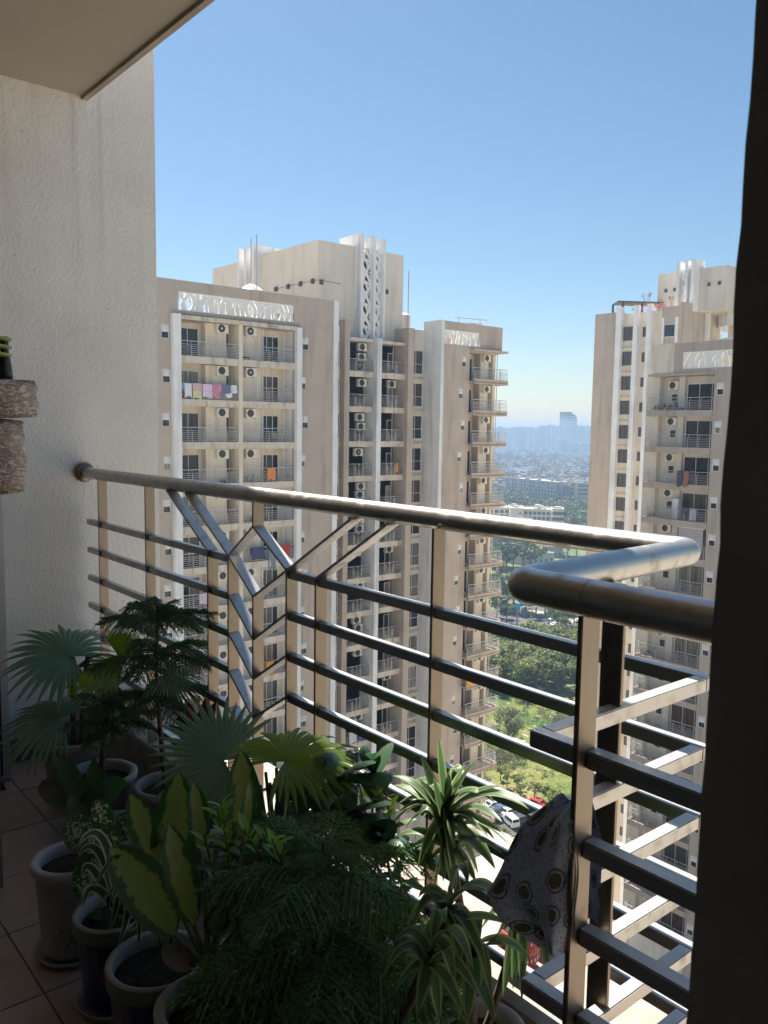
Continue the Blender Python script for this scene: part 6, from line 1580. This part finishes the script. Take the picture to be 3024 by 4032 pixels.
# dracaenas at the right
def rosette(pl, hub, tips, W, m_, yy, foot):
    hub = Vector(hub)
    hz_ = (hub-EYE); hx = 1512+FOC*hz_.dot(cr)/hz_.dot(fw); hy = 2016-FOC*hz_.dot(cu)/hz_.dot(fw); hx, hy = (hx-1000)*1.276, (hy-2800)*1.276
    for q in range(5):                                          # younger and older leaves between the main ones
        a = q*1.26+R.uniform(-.3, .3); rr_ = R.uniform(190, 300); tips = tips+[(hx+rr_*math.cos(a), hy+rr_*.75*math.sin(a)+R.uniform(0, 60), R.uniform(.05, .11))]
    for (tx, ty, bend) in tips:
        t_ = Zg(tx, ty, yy+R.uniform(-.05, .03)); leaf(pl, hub+Vector((0, 0, R.uniform(-.035, .02))), t_, W*R.uniform(.72, 1.0), m_, sag=(0, 0, bend), fold=.22, shape='strap', nseg=12, face=VIEW(hub)*.5+UP*.8)
    MB().tube([foot, (Vector(foot)+hub)/2+Vector((.01, 0, 0)), hub], [.009, .008, .006], 8).build('stem', M_TRUNKP, pl)
PR = plant('dracaena', -1.10, 1.2, 'striped long leaved dracaena reaching above the lower rails beside the towel')
pot(PR, -1.12, 1.21, .095, .26, M_POTG)
h1 = Zg(965, 490, 1.18)
rosette(PR, h1, [(925, 115, -.0), (838, 215, .0), (1130, 240, .03), (1385, 495, .075), (1250, 560, .06), (690, 325, .05), (700, 372, .045), (700, 540, .06), (640, 640, .07), (1010, 880, .02), (1215, 790, .06), (860, 620, .03), (830, 340, .0), (1240, 380, .04), (1180, 640, .06), (820, 800, .06), (1080, 610, .03), (720, 470, .05), (1060, 260, .0), (1300, 690, .06), (950, 860, .0), (900, 330, .0), (1010, 330, .0), (760, 590, .06), (1130, 830, .05), (880, 760, .05)], .027, LM_DRAC, 1.17, (-1.12, 1.21, .2))
rosette(PR, Zg(978, 640, 1.18), [(840, 830, .03), (900, 890, .02), (1010, 910, .0), (1120, 870, .03), (1215, 800, .05), (760, 720, .05), (1250, 720, .06), (700, 640, .05), (1060, 760, .02), (940, 800, .02)], .027, LM_DRAC, 1.17, (-1.12, 1.21, .2))
PR3 = plant('dracaena', -1.17, .905, 'dark long leaved plant mixed into the right side of the big pine')
pot(PR3, -1.17, .905, .08, .24, M_POTG)
rosette(PR3, Zg(985, 1000, .97), [(1280, 1075, .03), (860, 1190, .03), (780, 1290, .04), (1150, 1230, .04), (1040, 1280, .02), (900, 900, .03), (1120, 900, .03), (760, 1080, .05), (1230, 940, .05), (930, 1350, .03), (1180, 1330, .05), (850, 1400, .05)], .030, LM_DRAC, .95, (-1.17, .905, .2))
rosette(PR3, Zg(900, 1240, .93), [(700, 1420, .04), (1050, 1520, .03), (820, 1530, .02), (1010, 1200, .02), (760, 1230, .03), (930, 1560, .02), (1120, 1420, .04)], .030, LM_DRAC, .90, (-1.17, .905, .2))
PR2 = plant('dracaena', -1.02, 1.12, 'lower drooping dracaena under the towel, by the red painted pot')
pot(PR2, -1.06, 1.06, .09, .24, M_POTW)
h2 = Zg(1095, 1235, 1.05)
rosette(PR2, h2, [(1290, 1050, .0), (945, 1300, .03), (1070, 1560, .0), (960, 1480, .0), (1210, 1560, .03), (1265, 1180, .02), (990, 1090, .02), (1150, 1010, .0), (870, 1180, .03), (1190, 1480, .04), (1000, 1400, .02), (1130, 1400, .0), (900, 1400, .03), (1060, 1130, .0)], .033, LM_DRAC, 1.02, (-1.06, 1.06, .2))
h3 = Zg(1350, 1010, 1.12); rosette(PR2, h3, [(1345, 1470, .05), (1490, 1365, .09), (1250, 1440, .05), (1300, 1180, .02), (1220, 1130, .03), (1420, 1180, .05), (1300, 1400, .03)], .031, LM_DRAC, 1.10, (-1.05, 1.07, .2))
# the big feathery pine in front
PX = plant('norfolk_pine', -1.38, 1.0, 'large feathery pine filling the lower centre in front of the pots')
pot(PX, -1.36, .99, .11, .27, M_POTG)
pt = at(1276, 3420, 1, .97); 
MB().tube([(-1.36, .99, .22), (-1.40, .99, .40), pt+Vector((0, 0, .06))], [.012, .009, .004], 8).build('trunk', M_TRUNKP, PX)
whorl(PX, pt+Vector((0, 0, .03)), 4, .10, 'green', .25, .4); whorl(PX, pt, 6, .235, 'green', .08, .1)
p2 = at(1300, 3680, 1, .93); whorl(PX, p2, 6, .29, 'green', -.12, .2); whorl(PX, p2+Vector((.02, -.03, -.08)), 7, .29, 'green', -.38, .6)
# ------------------------------------------------------------------ painted hanging pots outside, on the kerb
def painted(x, y, z, r_, lab, m_, seed):
    t = thing('painted_pot', (x, y, z), lab, 'pot')
    MB().lathe([(0, 0), (r_*.7, .0), (r_*.98, .03), (r_, .06), (r_*.9, .09), (r_*.86, .10), (r_*.80, .10), (r_*.80, .085)], (x, y, z), 28).build('body', m_, t)
    MB().lathe([(0, .088), (r_*.81, .088)], (x, y, z), 20).build('soil', M_SOIL, t)
    mb = MB(); 
    for zz in (.045, .085):
        for i in range(30):
            a = 6.283*i/30; ra = r_*(1.0 if zz < .06 else .945)+.002
            P_ = lambda da, dz: (x+ra*math.cos(a+da), y+ra*math.sin(a+da), z+zz+dz)
            mb.poly([P_(-.05, 0), P_(0, -.006), P_(.05, 0), P_(0, .006)])
    for i in range(46):
        a = 6.283*i/46; P_ = lambda da, dz: (x+(r_*1.0+.002)*math.cos(a+da), y+(r_*1.0+.002)*math.sin(a+da), z+.066+dz)
        mb.poly([P_(-.012, -.008), P_(.012, -.008), P_(.02*(-1)**i, .010)])
    mb.build('white_pattern', M_WPAT, t); return t
M_WPAT = plain('white_lime_paint', (.72, .70, .66), .7)
painted(-1.225, 1.457, .236, .05, 'red clay pot with white lace pattern on the kerb under the towel', mat('red_clay', (.34, .045, .035), .6, var=.1, scale=20), 1)
painted(-1.265, 1.572, .236, .052, 'pinkish painted pot with white pattern behind the red one on the kerb', mat('pink_clay', (.50, .20, .18), .65, var=.1, scale=20), 2)
# ------------------------------------------------------------------ towel over the railing
def towel_mat():
    m, n, l, p = newmat('towel_cloth'); uv = n.new('ShaderNodeUVMap'); mp = n.new('ShaderNodeMapping'); mp.inputs['Scale'].default_value = (3.4, 4.6, 1); l.new(uv.outputs[0], mp.inputs[0])
    v = n.new('ShaderNodeTexVoronoi'); v.voronoi_dimensions = '2D'; v.inputs['Scale'].default_value = 1.0; v.inputs['Randomness'].default_value = .75; l.new(mp.outputs[0], v.inputs['Vector'])
    ra = n.new('ShaderNodeValToRGB'); ra.color_ramp.interpolation = 'CONSTANT'; e = ra.color_ramp.elements
    e[0].color = (.14, .14, .075, 1); e[1].position = .42; e[1].color = (.58, .67, .78, 1)
    for ps, c in ((.20, (.54, .60, .68)), (.27, (.16, .18, .22)), (.33, (.58, .67, .78))):
        x = e.new(ps); x.color = (*c, 1)
    l.new(v.outputs['Distance'], ra.inputs[0])
    # some rings pink, some teal
    hs = n.new('ShaderNodeMixRGB'); hs.blend_type = 'MULTIPLY'; hs.inputs[0].default_value = .16; l.new(ra.outputs[0], hs.inputs[1]); l.new(v.outputs['Color'], hs.inputs[2])
    mp2 = n.new('ShaderNodeMapping'); mp2.inputs['Scale'].default_value = (17, 23, 1); l.new(uv.outputs[0], mp2.inputs[0])
    v2 = n.new('ShaderNodeTexVoronoi'); v2.voronoi_dimensions = '2D'; v2.inputs['Scale'].default_value = 1; l.new(mp2.outputs[0], v2.inputs['Vector'])
    r2 = n.new('ShaderNodeValToRGB'); r2.color_ramp.elements[0].position = .16; r2.color_ramp.elements[1].position = .2; r2.color_ramp.elements[0].color = (.55, .55, .55, 1); r2.color_ramp.elements[1].color = (0, 0, 0, 1); l.new(v2.outputs['Distance'], r2.inputs[0])
    m2 = n.new('ShaderNodeMixRGB'); m2.inputs[2].default_value = (.06, .065, .065, 1); l.new(r2.outputs[0], m2.inputs[0]); l.new(hs.outputs[0], m2.inputs[1])
    l.new(m2.outputs[0], p.inputs['Base Color']); p.inputs['Roughness'].default_value = .95; p.inputs['Sheen Weight'].default_value = .3
    w = n.new('ShaderNodeTexNoise'); w.inputs['Scale'].default_value = 900; g = n.new('ShaderNodeNewGeometry'); l.new(g.outputs['Position'], w.inputs['Vector'])
    bp = n.new('ShaderNodeBump'); bp.inputs['Strength'].default_value = .6; bp.inputs['Distance'].default_value = .0015; l.new(w.outputs['Fac'], bp.inputs['Height']); l.new(bp.outputs[0], p.inputs['Normal']); return m
tw = thing('towel', (-.72, .9, .9), 'grey towel with dark ring pattern draped over the lower rails at the corner post', 'towel')
# outline rows (left, right) from the top fold down, in photo pixels; hangs on the -X side of the short rails
edge = [((1165, 1738), (1240, 1735), 0.0), ((1135, 1775), (1241, 1765), .010), ((1110, 1820), (1241, 1800), .018), ((1085, 1875), (1240, 1850), .025), ((1060, 1925), (1239, 1900), .030), ((1085, 1962), (1237, 1950), .032), ((1118, 1990), (1235, 1990), .034), ((1150, 2015), (1232, 2030), .036), ((1178, 2038), (1225, 2062), .038)]
rows = []
nr, nc = 40, 34
for i in range(nr+1):
    f = i/nr*(len(edge)-1); k = min(int(f), len(edge)-2); q = f-k
    lx = edge[k][0][0]*(1-q)+edge[k+1][0][0]*q; ly = edge[k][0][1]*(1-q)+edge[k+1][0][1]*q; rx = edge[k][1][0]*(1-q)+edge[k+1][1][0]*q; ry = edge[k][1][1]*(1-q)+edge[k+1][1][1]*q
    row = []
    for j in range(nc+1):
        s = j/nc; p = atd(lx*(1-s)+rx*s, ly*(1-s)+ry*s, 1, .898)
        dn = i/nr
        p.y += -.010*dn*math.sin(s*9+dn*2.5)-.006*dn*math.sin(s*17+1)-.004*math.sin(dn*11+s*6)-.008*dn
        if dn < .16: p.y += .036*(1-dn/.16)**1.5                # rolls over the rail
        p.z += .006*math.sin(s*11)*(1-dn)
        row.append(p)
    rows.append(row)
rows2 = [[p+Vector((0, .006, 0)) for p in r_] for r_ in rows]
mb = MB(); mb.grid(rows); mb.grid([r_[::-1] for r_ in rows2])
back = []
for i in range(16):
    dn = i/15; back.append([Vector((rows[0][j].x, rows[0][j].y+.003+.030*min(1, dn*3), rows[0][j].z-.20*dn)) for j in range(nc+1)])
mb.grid(back); mb.build('cloth', towel_mat(), tw, uv=True)
# ------------------------------------------------------------------ wrapped parcels and trays at the left edge
def wrap_mat(name, c, c2):
    m, n, l, p = newmat(name); g = n.new('ShaderNodeNewGeometry'); a = n.new('ShaderNodeTexNoise'); a.inputs['Scale'].default_value = 9; a.inputs['Detail'].default_value = 4; l.new(g.outputs['Position'], a.inputs['Vector'])
    ra = n.new('ShaderNodeValToRGB'); ra.color_ramp.elements[0].position = .42; ra.color_ramp.elements[1].position = .6; ra.color_ramp.elements[0].color = (*c2, 1); ra.color_ramp.elements[1].color = (*c, 1); l.new(a.outputs['Fac'], ra.inputs[0])
    mp = n.new('ShaderNodeMapping'); mp.inputs['Scale'].default_value = (6, 40, 90); mp.inputs['Rotation'].default_value = (.6, 0, 0); l.new(g.outputs['Position'], mp.inputs[0])
    b_ = n.new('ShaderNodeTexNoise'); b_.inputs['Scale'].default_value = 1.2; b_.inputs['Detail'].default_value = 5; b_.inputs['Distortion'].default_value = .8; l.new(mp.outputs[0], b_.inputs['Vector'])
    rb = n.new('ShaderNodeValToRGB'); rb.color_ramp.elements[0].position = .47; rb.color_ramp.elements[1].position = .64; rb.color_ramp.elements[1].color = (.85, .85, .85, 1); l.new(b_.outputs['Fac'], rb.inputs[0])
    mx = n.new('ShaderNodeMixRGB'); mx.inputs[2].default_value = (.62, .57, .54, 1); l.new(rb.outputs[0], mx.inputs[0]); l.new(ra.outputs[0], mx.inputs[1]); l.new(mx.outputs[0], p.inputs['Base Color'])
    p.inputs['Roughness'].default_value = .35; p.inputs['Coat Weight'].default_value = .8; p.inputs['Coat Roughness'].default_value = .15
    bp = n.new('ShaderNodeBump'); bp.inputs['Strength'].default_value = .8; bp.inputs['Distance'].default_value = .012; l.new(b_.outputs['Fac'], bp.inputs['Height']); l.new(bp.outputs[0], p.inputs['Normal']); l.new(bp.outputs[0], p.inputs['Coat Normal']); return m
rk = thing('storage_rack', (-2.95, .45, 0), 'tall steel storage rack out at the left edge under the wrapped parcels', 'rack')
for x in (-3.2, -2.78):
    for y in (.17, .70): MB().box(x-.012, x+.012, y-.012, y+.012, 0, 1.262).build('leg', T_STEEL2, rk)
MB().box(-3.22, -2.76, .15, .72, 1.2625, 1.2765).build('shelf', T_STEEL2, rk)
def parcel(lab, x0, x1, y0, y1, z0, z1, m_, bulge, seed):
    t = thing('wrapped_parcel', ((x0+x1)/2, (y0+y1)/2, z0), lab, 'parcel'); rr = random.Random(seed)
    bm = bmesh.new(); bmesh.ops.create_cube(bm, size=1); bmesh.ops.subdivide_edges(bm, edges=bm.edges, cuts=7, use_grid_fill=True)
    for v in bm.verts:
        c = v.co; k = [abs(a)*2 for a in c]
        r_ = 1-.055*max(0, sorted(k)[1]-.72)/.28
        c *= 1; v.co = Vector((c.x*r_, c.y*r_, c.z*(r_ if k[2] > .9 else 1)))
        v.co += Vector((rr.gauss(0, .009), rr.gauss(0, .009), rr.gauss(0, .009) if abs(c.z) < .49 else 0))
        v.co.x *= (x1-x0); v.co.y *= (y1-y0)*(1+bulge*(.5-abs(c.z))); v.co.z = v.co.z*(z1-z0)+(z1-z0)/2
    me = bpy.data.meshes.new('wrapping'); bm.to_mesh(me); bm.free(); me.materials.append(m_)
    for pg in me.polygons: pg.use_smooth = True
    child(t, 'wrapping', me)
    return t
parcel('lower box wrapped in brown paper and clear film, on the left edge', -3.18, -2.80, .30, .838, 1.277, 1.524, wrap_mat('film_on_card', (.36, .235, .15), (.20, .105, .06)), .05, 1)
parcel('upper dark bundle wrapped in streaky clear film, on top of the brown box', -3.2, -2.76, .28, .872, 1.5245, 1.648, wrap_mat('film_on_wood', (.16, .115, .09), (.28, .18, .10)), .04, 2)
OLV = plain('olive_plastic', (.20, .22, .045), .4); BLK = plain('black_plastic', (.018, .02, .024), .45)
tr_ = thing('plastic_stand', (-2.93, .72, 1.649), 'olive green plastic trays stacked on a black post, above the wrapped parcels', 'plastic rack')
cx, cy = -2.93, .70
for z_ in (1.722, 1.747, 1.772): MB().lathe([(0, 0), (.10, 0), (.128, .003), (.130, .009), (.125, .010), (.10, .006), (0, .006)], (cx, cy, z_), 36).build('tray', OLV, tr_)
MB().lathe([(.036, 0), (.066, .055), (.069, .056), (.039, -.002)], (cx, cy+.025, 1.665), 24).build('basket', OLV, tr_)
mb = MB()
for i in range(14):
    for k_ in range(3):
        a = 6.283*i/14+.2*k_; z_ = .012+.016*k_; ra = .036+.030*z_/.055+.0016; P_ = lambda da, dz: (cx+(ra+dz*.5)*math.cos(a+da), cy+.025+(ra+dz*.5)*math.sin(a+da), 1.665+z_+dz)
        mb.poly([P_(-.09, 0), P_(0, -.006), P_(.09, 0), P_(0, .006)])
mb.build('basket_holes', BLK, tr_)
MB().lathe([(0, 0), (.024, 0), (.022, .03), (.017, .068), (.017, .073)], (cx+.02, cy+.105, 1.6485), 16).build('post', BLK, tr_); MB().lathe([(.013, .0), (.013, .06), (.012, .066), (0, .067)], (cx+.02, cy+.105, 1.7225), 14).build('post_top', BLK, tr_)
# white door frame leaning in at the far left edge
df = thing('door_frame', (-3.63, .7, 0), 'white door panel edge with black gasket at the far left, on the tiles', 'door')
MB().box(-3.66, -3.615, .50, .975, .004, 2.1).build('panel', plain('upvc_white', (.52, .51, .48), .4), df, bevel=.003)
MB().box(-3.6149, -3.612, .935, .943, .03, 2.08).build('gasket', BLK, df)
# slipper tip
sl = thing('slipper', (-3.55, .93, 0), 'dark slipper just inside the left edge on the tiles', 'slipper')
MB().tube([(-3.60, .80, .015), (-3.57, .87, .018), (-3.545, .925, .014)], [.03, .036, .022], 10).build('upper', BLK, sl)
MB().box(-3.63, -3.53, .78, .93, .001, .008).build('sole', BLK, sl)
